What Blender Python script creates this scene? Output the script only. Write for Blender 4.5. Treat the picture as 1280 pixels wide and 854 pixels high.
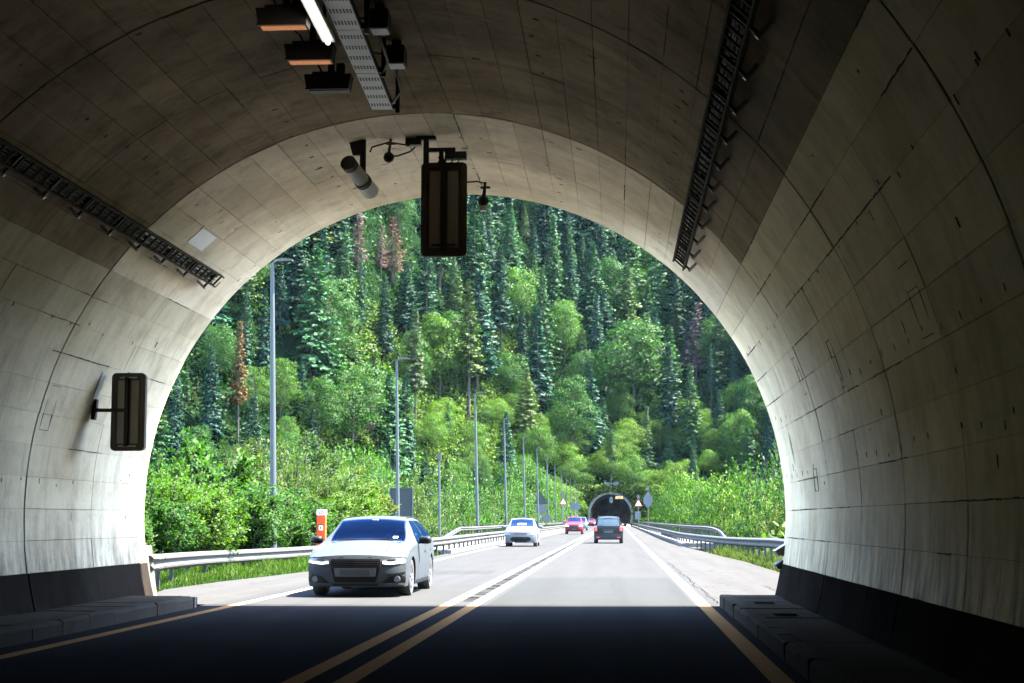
import bpy, bmesh, math, random
import numpy as np
from mathutils import Vector, Matrix

for o in list(bpy.data.objects):
    bpy.data.objects.remove(o)
scene = bpy.context.scene
COL = scene.collection
R_ = math.radians

# ------------------------------------------------------------------ camera
CAM_H, FPX = 1.38, 2000.0            # eye height (m), focal length in photo pixels (1280 wide)
YAW, PITCH = R_(3.7245), R_(6.3622)
cam_d = bpy.data.cameras.new('camera')
cam = bpy.data.objects.new('camera', cam_d); COL.objects.link(cam)
cam_d.sensor_width = 36.0; cam_d.lens = 36.0 * FPX / 1280.0
cam_d.clip_start = 0.1; cam_d.clip_end = 4000
cam.location = (0, 0, CAM_H)
cam.rotation_euler = (math.pi / 2 + PITCH, 0, YAW)
scene.camera = cam
scene.render.resolution_x, scene.render.resolution_y = 1024, 683

# ------------------------------------------------------------------ sky, sun, exposure
SUN_V = Vector((0.56, 0.07, 1.0)).normalized()          # towards the sun
SUN_EL = math.asin(SUN_V.z); SUN_AZ = math.atan2(SUN_V.x, SUN_V.y)
world = bpy.data.worlds.new('World'); scene.world = world; world.use_nodes = True
wn = world.node_tree.nodes; wl = world.node_tree.links; wn.clear()
sky = wn.new('ShaderNodeTexSky'); sky.sky_type = 'NISHITA'; sky.sun_disc = False
sky.sun_elevation = SUN_EL; sky.sun_rotation = SUN_AZ; sky.altitude = 500
bg = wn.new('ShaderNodeBackground'); bg.inputs['Strength'].default_value = 0.15
wo = wn.new('ShaderNodeOutputWorld')
wl.new(sky.outputs[0], bg.inputs[0]); wl.new(bg.outputs[0], wo.inputs[0])
sun_d = bpy.data.lights.new('sun', 'SUN'); sun_d.energy = 4.2; sun_d.angle = R_(0.53); sun_d.color = (1.0, 0.93, 0.80)
sun = bpy.data.objects.new('sun', sun_d); COL.objects.link(sun)
sun.location = (40, 10, 60)
sun.rotation_euler = (-SUN_V).to_track_quat('-Z', 'Y').to_euler()
vs = scene.view_settings
vs.view_transform = 'Standard'; vs.look = 'None'; vs.gamma = 1.0; vs.use_curve_mapping = False
vs.exposure = 4.4
scene.render.engine = 'CYCLES'
cy = scene.cycles
cy.max_bounces = 9; cy.diffuse_bounces = 6; cy.glossy_bounces = 4; cy.transmission_bounces = 6
cy.transparent_max_bounces = 8; cy.caustics_reflective = False; cy.caustics_refractive = False
cy.sample_clamp_indirect = 6.0

# ------------------------------------------------------------------ survey helpers (photo pixel -> metres)
_F = Vector((-math.sin(YAW) * math.cos(PITCH), math.cos(YAW) * math.cos(PITCH), math.sin(PITCH)))
_Rt = Vector((math.cos(YAW), math.sin(YAW), 0)); _U = _Rt.cross(_F)
def ray(x, y): return _F * FPX + _Rt * (x - 640) + _U * (427 - y)
def at(x, y, Y):
    v = ray(x, y); return v * (Y / v.y) + Vector((0, 0, CAM_H))
def at_z(x, y, z):
    v = ray(x, y); return v * ((z - CAM_H) / v.z) + Vector((0, 0, CAM_H))
def pix(p):
    d = Vector(p) - Vector((0, 0, CAM_H)); w = d.dot(_F)
    return 640 + FPX * d.dot(_Rt) / w, 427 - FPX * d.dot(_U) / w
def sstep(t):
    t = min(1.0, max(0.0, t)); return t * t * (3 - 2 * t)
def lerp(a, b, t): return a + (b - a) * t

# ------------------------------------------------------------------ object helpers
ORG = {}
def tag(o, label=None, cat=None, group=None, kind=None):
    if label: o['label'] = label
    if cat: o['category'] = cat
    if group: o['group'] = group
    if kind: o['kind'] = kind
    return o
def thing(name, loc, label=None, cat=None, group=None, rz=0.0, kind=None):
    o = bpy.data.objects.new(name, None); o.empty_display_size = 0.2
    COL.objects.link(o); o.location = loc; o.rotation_euler = (0, 0, rz)
    ORG[o] = Vector(loc) if rz == 0 else Vector((0, 0, 0))
    return tag(o, label, cat, group, kind)
def obj(name, me, parent=None):
    o = bpy.data.objects.new(name, me); COL.objects.link(o)
    if parent is not None:
        o.parent = parent; ORG[o] = ORG.get(parent, Vector((0, 0, 0)))
    return o
def copy_tree(o, parent=None):
    c = o.copy(); COL.objects.link(c); c.parent = parent
    for ch in o.children: copy_tree(ch, c)
    return c
def new_mesh(name, v, f, mat=None, smooth=False, angle=None):
    me = bpy.data.meshes.new(name); me.from_pydata(v, [], f)
    if mat is not None: me.materials.append(mat)
    if smooth or angle: me.polygons.foreach_set('use_smooth', [True] * len(me.polygons))
    me.update()
    if angle: me.set_sharp_from_angle(angle=R_(angle))
    return me

class MB:
    def __init__(s): s.v = []; s.f = []
    def add(s, v, f):
        n = len(s.v); s.v += [tuple(p) for p in v]; s.f += [tuple(i + n for i in q) for q in f]; return s
    def box(s, c, d, m=None):
        x, y, z = d[0] / 2, d[1] / 2, d[2] / 2; c = Vector(c)
        P = [Vector(p) for p in ((-x,-y,-z),(x,-y,-z),(x,y,-z),(-x,y,-z),(-x,-y,z),(x,-y,z),(x,y,z),(-x,y,z))]
        if m is not None: P = [m @ p for p in P]
        return s.add([p + c for p in P], [(3,2,1,0),(4,5,6,7),(0,1,5,4),(1,2,6,5),(2,3,7,6),(3,0,4,7)])
    def bar(s, a, b, w, h, up=(0, 0, 1)):
        a, b = Vector(a), Vector(b); d = b - a; L = d.length; d = d.normalized()
        up = Vector(up)
        if abs(d.dot(up)) > 0.98: up = Vector((1, 0, 0))
        x = d.cross(up).normalized(); u = x.cross(d).normalized()
        m = Matrix((x, d, u)).transposed()
        return s.box((a + b) / 2, (w, L, h), m)
    def tube(s, pts, r, n=8, cap=True):
        pts = [Vector(p) for p in pts]; k = len(pts)
        rr = r if isinstance(r, (list, tuple)) else [r] * k
        V, Fc = [], []
        ref = None
        for i, p in enumerate(pts):
            d = (pts[min(i + 1, k - 1)] - pts[max(i - 1, 0)]).normalized()
            if ref is None: ref = Vector((0, 0, 1)) if abs(d.z) < 0.9 else Vector((1, 0, 0))
            x = d.cross(ref).normalized(); u = x.cross(d).normalized(); ref = u
            for j in range(n):
                a = 2 * math.pi * j / n
                V.append(p + (x * math.cos(a) + u * math.sin(a)) * rr[i])
        for i in range(k - 1):
            for j in range(n):
                Fc.append((i*n+j, i*n+(j+1)%n, (i+1)*n+(j+1)%n, (i+1)*n+j))
        if cap: Fc += [tuple(range(n))[::-1], tuple(range((k-1)*n, k*n))]
        return s.add(V, Fc)
    def prism(s, poly, o, ax, ay, an, t):
        """poly (a,b) in plane o + a*ax + b*ay, extruded t along an"""
        o, ax, ay, an = Vector(o), Vector(ax), Vector(ay), Vector(an); n = len(poly)
        V = [o + ax*a + ay*b for a, b in poly] + [o + ax*a + ay*b + an*t for a, b in poly]
        Fc = [tuple(range(n))[::-1], tuple(range(n, 2*n))] + [(i, (i+1)%n, n+(i+1)%n, n+i) for i in range(n)]
        return s.add(V, Fc)
    def sweep(s, prof, path, closed=True, cap=True):
        """prof (side,up) swept along a path of (x,y,z) points; side is right of travel"""
        path = [Vector(p) for p in path]; k = len(path); n = len(prof); V, Fc = [], []
        for i, p in enumerate(path):
            d = (path[min(i+1, k-1)] - path[max(i-1, 0)]); d.z = 0; d.normalize()
            x = d.cross(Vector((0, 0, 1)))
            V += [p + x*a + Vector((0, 0, b)) for a, b in prof]
        m = n if closed else n - 1
        for i in range(k - 1):
            for j in range(m): Fc.append((i*n+j, i*n+(j+1)%n, (i+1)*n+(j+1)%n, (i+1)*n+j))
        if cap and closed: Fc += [tuple(range(n)), tuple(range((k-1)*n, k*n))[::-1]]
        return s.add(V, Fc)
    def build(s, name, mat, parent=None, smooth=False, angle=None, world=True):
        og = ORG.get(parent, None) if (parent is not None and world) else None
        v = s.v if og is None else [(p[0]-og.x, p[1]-og.y, p[2]-og.z) for p in s.v]
        return obj(name, new_mesh(name, v, s.f, mat, smooth, angle), parent)

def rrect(w, h, r, n=4):
    P = []
    for cx, cy_, a0 in ((w/2-r, h/2-r, 0), (-w/2+r, h/2-r, 90), (-w/2+r, -h/2+r, 180), (w/2-r, -h/2+r, 270)):
        for i in range(n + 1):
            a = R_(a0 + 90*i/n); P.append((cx + r*math.cos(a), cy_ + r*math.sin(a)))
    return P

# ------------------------------------------------------------------ materials
class NT:
    def __init__(s, name):
        s.m = bpy.data.materials.new(name); s.m.use_nodes = True
        s.t = s.m.node_tree; s.t.nodes.clear()
        s.out = s.n('ShaderNodeOutputMaterial')
    def n(s, typ, **kw):
        nd = s.t.nodes.new(typ)
        for k, v in kw.items(): setattr(nd, k, v)
        return nd
    def l(s, a, b): s.t.links.new(a, b)
    def val(s, sock, v):
        if hasattr(v, 'is_linked') or isinstance(v, bpy.types.NodeSocket): s.l(v, sock)
        else: sock.default_value = v
    def math(s, op, a, b=0.0, c=0.0, clamp=False):
        nd = s.n('ShaderNodeMath', operation=op, use_clamp=clamp)
        s.val(nd.inputs[0], a); s.val(nd.inputs[1], b); s.val(nd.inputs[2], c); return nd.outputs[0]
    def noise(s, vec, scale, detail=4.0, rough=0.6):
        nd = s.n('ShaderNodeTexNoise'); s.l(vec, nd.inputs['Vector'])
        nd.inputs['Scale'].default_value = scale; nd.inputs['Detail'].default_value = detail
        nd.inputs['Roughness'].default_value = rough; return nd.outputs[0]
    def ramp(s, fac, a, b, ca=(0,0,0,1), cb=(1,1,1,1)):
        nd = s.n('ShaderNodeValToRGB'); s.l(fac, nd.inputs[0]); e = nd.color_ramp.elements
        e[0].position, e[1].position = a, b; e[0].color, e[1].color = ca, cb; return nd.outputs[0]
    def mix(s, fac, a, b, typ='MIX'):
        nd = s.n('ShaderNodeMix', data_type='RGBA', blend_type=typ)
        s.val(nd.inputs[0], fac)
        s.val(nd.inputs[6], a if not isinstance(a, tuple) else (*a[:3], 1)); s.val(nd.inputs[7], b if not isinstance(b, tuple) else (*b[:3], 1))
        return nd.outputs[2]
    def pos(s): return s.n('ShaderNodeNewGeometry').outputs['Position']
    def comb(s, x, y, z):
        nd = s.n('ShaderNodeCombineXYZ'); s.val(nd.inputs[0], x); s.val(nd.inputs[1], y); s.val(nd.inputs[2], z); return nd.outputs[0]
    def sep(s, v):
        nd = s.n('ShaderNodeSeparateXYZ'); s.l(v, nd.inputs[0]); return nd.outputs
    def pbsdf(s, color, rough=0.8, metal=0.0, spec=0.5, coat=0.0, bump=None, bstr=0.3, bdist=0.01, emit=None, estr=0.0):
        p = s.n('ShaderNodeBsdfPrincipled')
        s.val(p.inputs['Base Color'], color if not isinstance(color, tuple) else (*color[:3], 1))
        s.val(p.inputs['Roughness'], rough); s.val(p.inputs['Metallic'], metal)
        p.inputs['Specular IOR Level'].default_value = spec
        p.inputs['Coat Weight'].default_value = coat; p.inputs['Coat Roughness'].default_value = 0.06
        if emit: p.inputs['Emission Color'].default_value = (*emit, 1); p.inputs['Emission Strength'].default_value = estr
        if bump is not None:
            b = s.n('ShaderNodeBump'); b.inputs['Strength'].default_value = bstr; b.inputs['Distance'].default_value = bdist
            s.l(bump, b.inputs['Height']); s.l(b.outputs[0], p.inputs['Normal'])
        s.l(p.outputs[0], s.out.inputs[0]); return p

MATS = {}
def simple(name, color, rough=0.6, metal=0.0, spec=0.5, coat=0.0, var=0.12, scale=6.0, emit=None, estr=0.0):
    if name in MATS: return MATS[name]
    t = NT(name); tc = t.n('ShaderNodeTexCoord').outputs['Object']
    nz = t.noise(tc, scale, 5.0)
    k = t.math('MULTIPLY_ADD', nz, 2 * var, 1 - var)
    c = t.mix(1.0, tuple(color), t.comb(k, k, k), 'MULTIPLY')
    t.pbsdf(c, t.math('MULTIPLY_ADD', nz, 0.2, rough - 0.1, clamp=True), metal, spec, coat, emit=emit, estr=estr)
    MATS[name] = t.m; return t.m

XC, ZC, TR = -2.562, 1.522, 5.29       # tunnel bore: centre and radius
def concrete(name, base, soot, streak=0.5, base_dirt=True, dark_amt=0.5, spec=0.1):
    t = NT(name); P = t.pos(); x, y, z = t.sep(P)
    ang = t.math('ARCTAN2', t.math('SUBTRACT', z, ZC), t.math('SUBTRACT', x, XC))
    arc = t.math('MULTIPLY', ang, TR)
    n1 = t.noise(P, 0.55, 5.0, 0.65)                                   # large blotches
    n2 = t.noise(t.comb(t.math('MULTIPLY', y, 3.2), t.math('MULTIPLY', arc, 0.35), 0.0), 1.0, 6.0, 0.7)   # runs down the wall
    n3 = t.noise(t.comb(t.math('MULTIPLY', y, 0.5), t.math('MULTIPLY', arc, 4.0), 3.0), 1.0, 5.0, 0.65)   # board marks along the bore
    n4 = t.noise(P, 14.0, 6.0, 0.7)
    ob = t.n('ShaderNodeObjectInfo').outputs['Random']
    c = t.mix(t.ramp(n1, 0.35, 0.7), base, soot)
    c = t.mix(t.math('MULTIPLY', t.ramp(n2, 0.5, 0.72), streak), c, tuple(0.45 * v for v in soot))
    n6 = t.noise(P, 2.3, 8.0, 0.72); n7 = t.noise(t.comb(t.math('MULTIPLY', y, 1.3), t.math('MULTIPLY', arc, 0.9), 9.0), 1.7, 9.0, 0.8)
    c = t.mix(t.math('MULTIPLY', t.ramp(n6, 0.5, 0.72), 0.35 * dark_amt), c, tuple(0.5 * v for v in soot))
    c = t.mix(t.math('MULTIPLY', t.ramp(n7, 0.60, 0.66), 0.30), c, tuple(min(1, 1.12 * v) for v in base))
    c = t.mix(t.math('MULTIPLY', t.ramp(n3, 0.52, 0.7), 0.12 * dark_amt), c, tuple(0.5 * v for v in soot))
    c = t.mix(t.math('MULTIPLY', t.ramp(n4, 0.62, 0.75), 0.4), c, tuple(0.6 * v for v in soot))
    if base_dirt:                                                      # spray dirt thrown up by the wheels
        hz = t.math('MULTIPLY_ADD', z, -0.9, 1.45)
        n5 = t.noise(t.comb(t.math('MULTIPLY', y, 5.0), t.math('MULTIPLY', z, 1.1), x), 1.0, 7.0, 0.75)
        dd = t.math('MULTIPLY', t.math('MULTIPLY', hz, 1.0, clamp=True), t.ramp(n5, 0.42, 0.62))
        c = t.mix(t.math('MULTIPLY', dd, 0.8), c, (0.035, 0.03, 0.026))
    k = t.math('MULTIPLY_ADD', ob, 0.15, 0.91)
    c = t.mix(1.0, c, t.comb(k, k, k), 'MULTIPLY')
    h = t.math('ADD', n4, t.math('MULTIPLY', n6, 1.2))
    t.pbsdf(c, 0.85, 0.0, spec, bump=h, bstr=0.35, bdist=0.012)
    return t.m

M = {}
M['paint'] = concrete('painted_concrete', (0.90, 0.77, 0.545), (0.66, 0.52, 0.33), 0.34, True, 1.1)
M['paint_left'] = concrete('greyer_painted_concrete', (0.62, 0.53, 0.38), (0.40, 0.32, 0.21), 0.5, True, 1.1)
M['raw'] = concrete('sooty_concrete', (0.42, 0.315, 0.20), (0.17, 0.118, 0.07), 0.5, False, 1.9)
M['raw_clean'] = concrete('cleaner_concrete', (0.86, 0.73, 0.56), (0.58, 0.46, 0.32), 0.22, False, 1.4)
M['plinth'] = concrete('black_painted_concrete', (0.020, 0.017, 0.0145), (0.010, 0.0085, 0.007), 0.6, False, 1.0, 0.0)
M['joint'] = simple('joint_filler', (0.03, 0.028, 0.025), 0.95)
M['crack'] = simple('crack_dark', (0.004, 0.004, 0.004), 0.95, 0, 0.0)  # plain near-black for road cracks and milled scars
M['black'] = simple('black_plastic', (0.022, 0.02, 0.018), 0.55)
M['dbrown'] = simple('dark_brown_steel', (0.05, 0.041, 0.030), 0.8, 0.0, 0.1)
M['steel'] = simple('grey_steel', (0.36, 0.37, 0.38), 0.42, 0.85)
M['dsteel'] = simple('dull_steel', (0.06, 0.055, 0.048), 0.6, 0.2, 0.2)
M['galv'] = simple('galvanised_steel', (0.043, 0.042, 0.039), 0.65, 0.0, 0.12, var=0.18, scale=3.0)
M['pole'] = simple('pole_steel', (0.026, 0.034, 0.037), 0.6, 0.0, 0.2)
M['post'] = simple('weathered_post', (0.025, 0.024, 0.022), 0.8, 0.0, 0.2)
M['aluminium'] = simple('white_tray_metal', (0.40, 0.40, 0.375), 0.45, 0.1)
M['white'] = simple('white_plastic', (0.75, 0.75, 0.73), 0.5)
M['tube_on'] = simple('lit_tube', (0.9, 0.9, 0.88), 0.5, emit=(1.0, 0.95, 0.86), estr=0.3)
M['sodium'] = simple('sodium_glass', (0.25, 0.09, 0.035), 0.5, emit=(1.0, 0.36, 0.12), estr=0.02)
M['sigback'] = simple('signal_back_steel', (0.12, 0.10, 0.075), 0.7, 0, 0.1)
M['sigplate'] = simple('signal_cover_plate', (0.34, 0.30, 0.24), 0.6, 0, 0.15)
M['darkglass'] = simple('dark_lens', (0.01, 0.01, 0.012), 0.1, coat=0.5)

def asphalt(name, a, b, cracks=0.5, spec=0.1):
    t = NT(name); P = t.pos(); x, y, z = t.sep(P)
    n1 = t.noise(P, 60.0, 4.0, 0.8); n2 = t.noise(P, 0.6, 6.0, 0.6)
    n3 = t.noise(t.comb(t.math('MULTIPLY', x, 1.6), t.math('MULTIPLY', y, 0.05), 0.0), 1.0, 4.0, 0.6)   # wheel tracks
    c = t.mix(n2, a, b); c = t.mix(t.math('MULTIPLY', t.ramp(n3, 0.42, 0.62), 0.3), c, tuple(0.72 * v for v in a))
    c = t.mix(t.math('MULTIPLY', t.ramp(n1, 0.45, 0.75), 0.35), c, tuple(1.7 * v for v in b))
    vo = t.n('ShaderNodeTexVoronoi', feature='DISTANCE_TO_EDGE'); vo.inputs['Scale'].default_value = 0.3
    wv = t.n('ShaderNodeVectorMath', operation='MULTIPLY_ADD')
    nn = t.n('ShaderNodeTexNoise'); nn.inputs['Scale'].default_value = 1.2; nn.inputs['Detail'].default_value = 6; t.l(P, nn.inputs[0])
    t.l(nn.outputs[1], wv.inputs[0]); wv.inputs[1].default_value = (1.6, 1.6, 0); t.l(P, wv.inputs[2]); t.l(wv.outputs[0], vo.inputs['Vector'])
    cr = t.math('LESS_THAN', vo.outputs['Distance'], 0.006)
    c = t.mix(t.math('MULTIPLY', cr, cracks), c, (0.02, 0.02, 0.02))
    t.pbsdf(c, t.math('MULTIPLY_ADD', n2, 0.2, 0.75), 0, spec, bump=n1, bstr=0.5, bdist=0.006); return t.m
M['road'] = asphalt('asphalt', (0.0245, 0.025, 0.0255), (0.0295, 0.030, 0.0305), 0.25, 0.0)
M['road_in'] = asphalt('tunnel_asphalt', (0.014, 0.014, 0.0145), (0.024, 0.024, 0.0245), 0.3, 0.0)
M['shoulder'] = asphalt('pale_asphalt', (0.0265, 0.0262, 0.0258), (0.0335, 0.033, 0.032), 0.8, 0.0)
M['slab'] = asphalt('sidewalk_concrete', (0.03, 0.026, 0.021), (0.055, 0.048, 0.04), 0.3, 0.0)
M['kerb_in'] = asphalt('sooty_kerb_stone', (0.035, 0.031, 0.026), (0.06, 0.053, 0.045), 0.3, 0.0)
M['kerb'] = asphalt('kerb_stone', (0.065, 0.062, 0.058), (0.09, 0.086, 0.08), 0.2)
def linepaint(name='road_paint', a=(0.16, 0.16, 0.155), b=(0.045, 0.045, 0.045)):
    t = NT(name); P = t.pos(); n = t.noise(P, 5.0, 8.0, 0.75); n2 = t.noise(P, 45.0, 4.0, 0.7)
    w = t.math('MULTIPLY', t.ramp(n, 0.52, 0.72), t.ramp(n2, 0.4, 0.6))
    t.pbsdf(t.mix(w, a, b), 0.8, 0.0, 0.0); return t.m
M['line'] = linepaint()
M['line_in'] = linepaint('lamp_tinted_road_paint', (0.185, 0.108, 0.052), (0.03, 0.021, 0.014))  # orange of the sodium lamplight put into the tunnel line colour

def leafmat(name, transl=0.35, var=0.35, rough=0.55):
    """foliage colour comes from each plant's own object colour"""
    t = NT(name); oi = t.n('ShaderNodeObjectInfo'); g = t.n('ShaderNodeNewGeometry')
    r = g.outputs['Random Per Island']
    n = t.noise(t.n('ShaderNodeTexCoord').outputs['Object'], 0.45, 3.0)
    k = t.math('ADD', t.math('MULTIPLY_ADD', r, 1.7*var, 0.80 - 0.85*var), t.math('MULTIPLY_ADD', n, 0.6, -0.3))
    c = t.mix(1.0, oi.outputs['Color'], t.comb(t.math('MULTIPLY', k, 1.0), k, t.math('MULTIPLY', k, 0.9)), 'MULTIPLY')
    c = t.mix(t.math('MULTIPLY', t.math('GREATER_THAN', r, 0.94), 0.5), c, (0.05, 0.048, 0.012))
    p = t.n('ShaderNodeBsdfPrincipled'); t.l(c, p.inputs['Base Color']); p.inputs['Roughness'].default_value = rough
    p.inputs['Specular IOR Level'].default_value = 0.08
    tr = t.n('ShaderNodeBsdfTranslucent'); t.l(t.mix(1.0, c, (1.1, 1.6, 0.5), 'MULTIPLY'), tr.inputs[0])
    mx = t.n('ShaderNodeMixShader'); mx.inputs[0].default_value = transl
    t.l(p.outputs[0], mx.inputs[1]); t.l(tr.outputs[0], mx.inputs[2]); t.l(mx.outputs[0], t.out.inputs[0]); return t.m
M['needle'] = leafmat('spruce_needles', 0.16, 0.3, 0.6)
M['leaf'] = leafmat('leaves', 0.35, 0.4)
M['twig'] = leafmat('dead_twigs', 0.05, 0.3, 0.8)
def barkmat(name, a, b):
    t = NT(name); tc = t.n('ShaderNodeTexCoord').outputs['Object']; x, y, z = t.sep(tc)
    n = t.noise(t.comb(x, y, t.math('MULTIPLY', z, 0.3)), 6.0, 6.0)
    t.pbsdf(t.mix(n, a, b), 0.9, 0.0, 0.05, bump=n, bstr=0.6, bdist=0.03); return t.m
M['bark'] = barkmat('bark', (0.022, 0.018, 0.016), (0.05, 0.045, 0.04))
def groundmat():
    t = NT('hillside_soil'); P = t.pos()
    n1 = t.noise(P, 0.05, 6.0, 0.6); n2 = t.noise(P, 0.7, 6.0, 0.7)
    c = t.mix(t.ramp(n2, 0.35, 0.65), (0.002, 0.0055, 0.002), (0.005, 0.012, 0.004))
    c = t.mix(t.ramp(n1, 0.6, 0.75), c, (0.008, 0.007, 0.004))
    t.pbsdf(c, 0.95, 0.0, 0.0, bump=n2, bstr=0.8, bdist=0.3); return t.m
M['soil'] = groundmat()

# ================================================================== TERRAIN
PY = 372.0                                             # far portal plane
def _ss(t): t = np.clip(t, 0, 1); return t*t*(3-2*t)
_YE = [26,29,31.7,36,42.7,50,57,62,70,400]
def edge_l(Y): return np.interp(Y, _YE, [-8.3,-8.6,-9.0,-8.9,-8.35,-7.75,-7.2,-7.0,-7.0,-7.0])
def edge_r(Y): return np.interp(Y, [26,40,53,70,85,400], [4.55,4.35,4.25,3.8,3.4,3.4])
def height(X, Y):
    X = np.asarray(X, float); Y = np.asarray(Y, float)
    Yf = 362 - 112*_ss((-X-8)/75) - 45*_ss((X-14)/45) + 5*np.sin(X*0.11+1) + 3*np.sin(X*0.23)
    s = Y - Yf; sp = np.maximum(s, 0)
    q = np.minimum(sp, 170)
    hill = 0.58*q + 0.0013*q*q + 25*(1-np.exp(-np.maximum(sp-170, 0)/28))  # crest above the view flattened to let more sky light into the tunnel
    bump = 2.2*np.sin(X*0.085+Y*0.02) + 1.6*np.sin(X*0.17-Y*0.06+2) + 1.0*np.sin(Y*0.19+X*0.05) + 0.5*np.sin(X*0.5)*np.sin(Y*0.43)
    gully = 3.5*np.exp(-((X+33+0.10*(s-60))/7.0)**2)*_ss((s-25)/50)
    gully += 4*np.exp(-((X-4-0.12*(s-60))/8.0)**2)*_ss((s-45)/50)*_ss((150-s)/50)
    hill = hill + bump*_ss(sp/25) - gully
    val = -7.0*_ss((Y-66)/22)*_ss((-s)/30+0.15) + 0.7*np.sin(X*0.3)*np.sin(Y*0.21)*_ss((Y-66)/22)
    # ground beside the road near the portal
    dl = np.maximum(-9.3 - X, 0); dr = np.maximum(X - 4.5, 0)
    near = 0.06 - 0.05*dl - 0.05*dr + 0.12*np.sin(X*0.9)*np.sin(Y*0.5)*_ss((dl+dr)/3)
    z = np.where(s > 0, hill, near*_ss((95-Y)/25) + val)
    inroad = _ss((X-edge_l(Y)+0.25)/0.3)*_ss((edge_r(Y)+0.25-X)/0.3)
    inroad = np.where(Y > 86, _ss((X+9.5)/0.35)*_ss((6.2-X)/0.35), inroad)
    road = np.where(Y < 84, -0.3, np.minimum(z, -0.6))
    z = np.where(Y < PY-0.4, z*(1-inroad) + np.minimum(road, z)*inroad, z)
    # over the far bore the slope starts above its crown
    over = _ss((9.5-np.abs(X+1.44))/3.0)
    zo = 8.3 + 0.62*(Y-PY)
    z = np.where(Y >= PY-0.4, z*(1-over) + np.maximum(z, zo)*over, z)
    return z
def hz(x, y): return float(height(x, y))
xs = np.concatenate([np.arange(-420,-120,20), np.arange(-120,-40,4), np.arange(-40,-14,1.5), np.arange(-14,-6.8,0.15), np.arange(-6.8,3.2,1.0), np.arange(3.2,7,0.15), np.arange(7,9,0.5), np.arange(9,40,1.5), np.arange(40,120,4), np.arange(120,381,20)])
ys = np.concatenate([np.arange(26.45,70,1.0), np.arange(70,110,2.0), np.arange(110,340,5), np.arange(340,PY-0.6,2.0), [PY-0.45, PY-0.35], np.arange(PY+2,400,3), np.arange(400,560,4), np.arange(560,1000,25)])
GX, GY = np.meshgrid(xs, ys); GZ = height(GX, GY)
nx = len(xs)
tv = np.stack([GX, GY, GZ], -1).reshape(-1, 3).tolist()
tf = [(j*nx+i, j*nx+i+1, (j+1)*nx+i+1, (j+1)*nx+i) for j in range(len(ys)-1) for i in range(nx-1) if not (PY-0.5 < ys[j] < PY-0.4 and -6.4 < xs[i] < 2.6)]
tag(obj('hillside', new_mesh('hillside', tv, tf, M['soil'], True)), kind='structure')

def ground_hit(x, y, d0=30, d1=700):
    v = ray(x, y); v = v/v.y; prev = None
    for d in np.arange(d0, d1, 1.0):
        p = v*d + Vector((0, 0, CAM_H))
        if p.z <= hz(p.x, p.y): return Vector((p.x, p.y, hz(p.x, p.y)))
    return None

# ================================================================== ROAD
PORT = 26.35                                            # near portal plane
def sheet(name, poly, z, mat, parent=None, kind='structure'):
    o = MB().add([(x, y, z) for x, y in poly], [tuple(range(len(poly)))]).build(name, mat, parent)
    if kind and parent is None: o['kind'] = kind
    return o
def strip(left, right, z):                               # ruled sheet between two polylines of equal length
    m = MB(); n = len(left)
    m.add([(x, y, z) for x, y in left] + [(x, y, z) for x, y in right], [(i, n+i, n+i+1, i+1) for i in range(n-1)])
    return m
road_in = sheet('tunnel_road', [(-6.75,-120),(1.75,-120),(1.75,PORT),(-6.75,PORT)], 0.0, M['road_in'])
road = sheet('road', [(-6.72,PORT),(1.72,PORT),(1.72,470),(-6.72,470)], 0.0, M['road'])
SY = [PORT,29,30.5,31.7,34,36,39,42.7,46,50,54,57,62,70,85,PY]
ls = strip([(float(edge_l(y))-.03*math.sin(y*3), y) for y in SY], [(-6.7, y) for y in SY], -0.004)
tag(ls.build('road_shoulder', M['shoulder']), kind='structure')
rs = strip([(1.7, y) for y in SY], [(float(edge_r(y))+.04*math.sin(y*2), y) for y in SY], -0.004)
tag(rs.build('road_shoulder', M['shoulder']), kind='structure')
# paint
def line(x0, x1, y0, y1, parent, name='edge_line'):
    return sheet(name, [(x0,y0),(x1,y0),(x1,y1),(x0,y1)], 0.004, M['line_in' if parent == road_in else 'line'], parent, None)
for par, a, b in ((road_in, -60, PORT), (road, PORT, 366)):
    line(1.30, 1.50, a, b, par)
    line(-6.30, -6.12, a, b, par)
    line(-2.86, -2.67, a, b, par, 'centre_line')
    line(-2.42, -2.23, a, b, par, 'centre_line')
# worn transverse scars milled between the two centre lines
random.seed(5); m = MB()
y = 27.5
while y < 120:
    if random.random() < 0.85:
        w = random.uniform(0.05, 0.16); a = random.uniform(-0.05, 0.05)
        x0, x1 = -2.67+random.uniform(0, .05), -2.42-random.uniform(0, .05)
        m.add([(x0,y,0.006),(x1,y+a,0.006),(x1,y+a+w,0.006),(x0,y+w,0.006)], [(0,1,2,3)])
    y += random.uniform(0.25, 0.6)
tag(m.build('milled_scars', M['crack'], road), kind='stuff')
# asphalt seams on the lane
m = MB()
for x, y0, y1 in ((1.66, 27, 52), (3.1, 27.5, 34)):
    y = y0; px = x
    while y < y1:
        q = x + random.uniform(-.06, .06); dy = random.uniform(.2, .5)
        m.add([(px-.007,y,.008),(px+.006,y,.008),(q+.006,y+dy,.008),(q-.007,y+dy,.008)], [(0,1,2,3)]); px = q; y += dy
tag(m.build('pavement_crack', M['crack'], road), kind='stuff')

# a darker resurfaced strip in the near lane, and two old trench patches
M['patch'] = asphalt('newer_asphalt', (0.021, 0.0225, 0.023), (0.0245, 0.026, 0.0265), 0.1, 0.0)
sheet('asphalt_patch', [(-2.12,PORT+.02),(1.24,PORT+.02),(1.24,38.5),(-.3,38.9),(-2.12,38.2)], 0.0022, M['patch'], road, None)
sheet('asphalt_patch', [(-5.9,41),(-3.3,41.2),(-3.3,44.2),(-5.9,44)], 0.0022, M['patch'], road, None)
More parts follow.
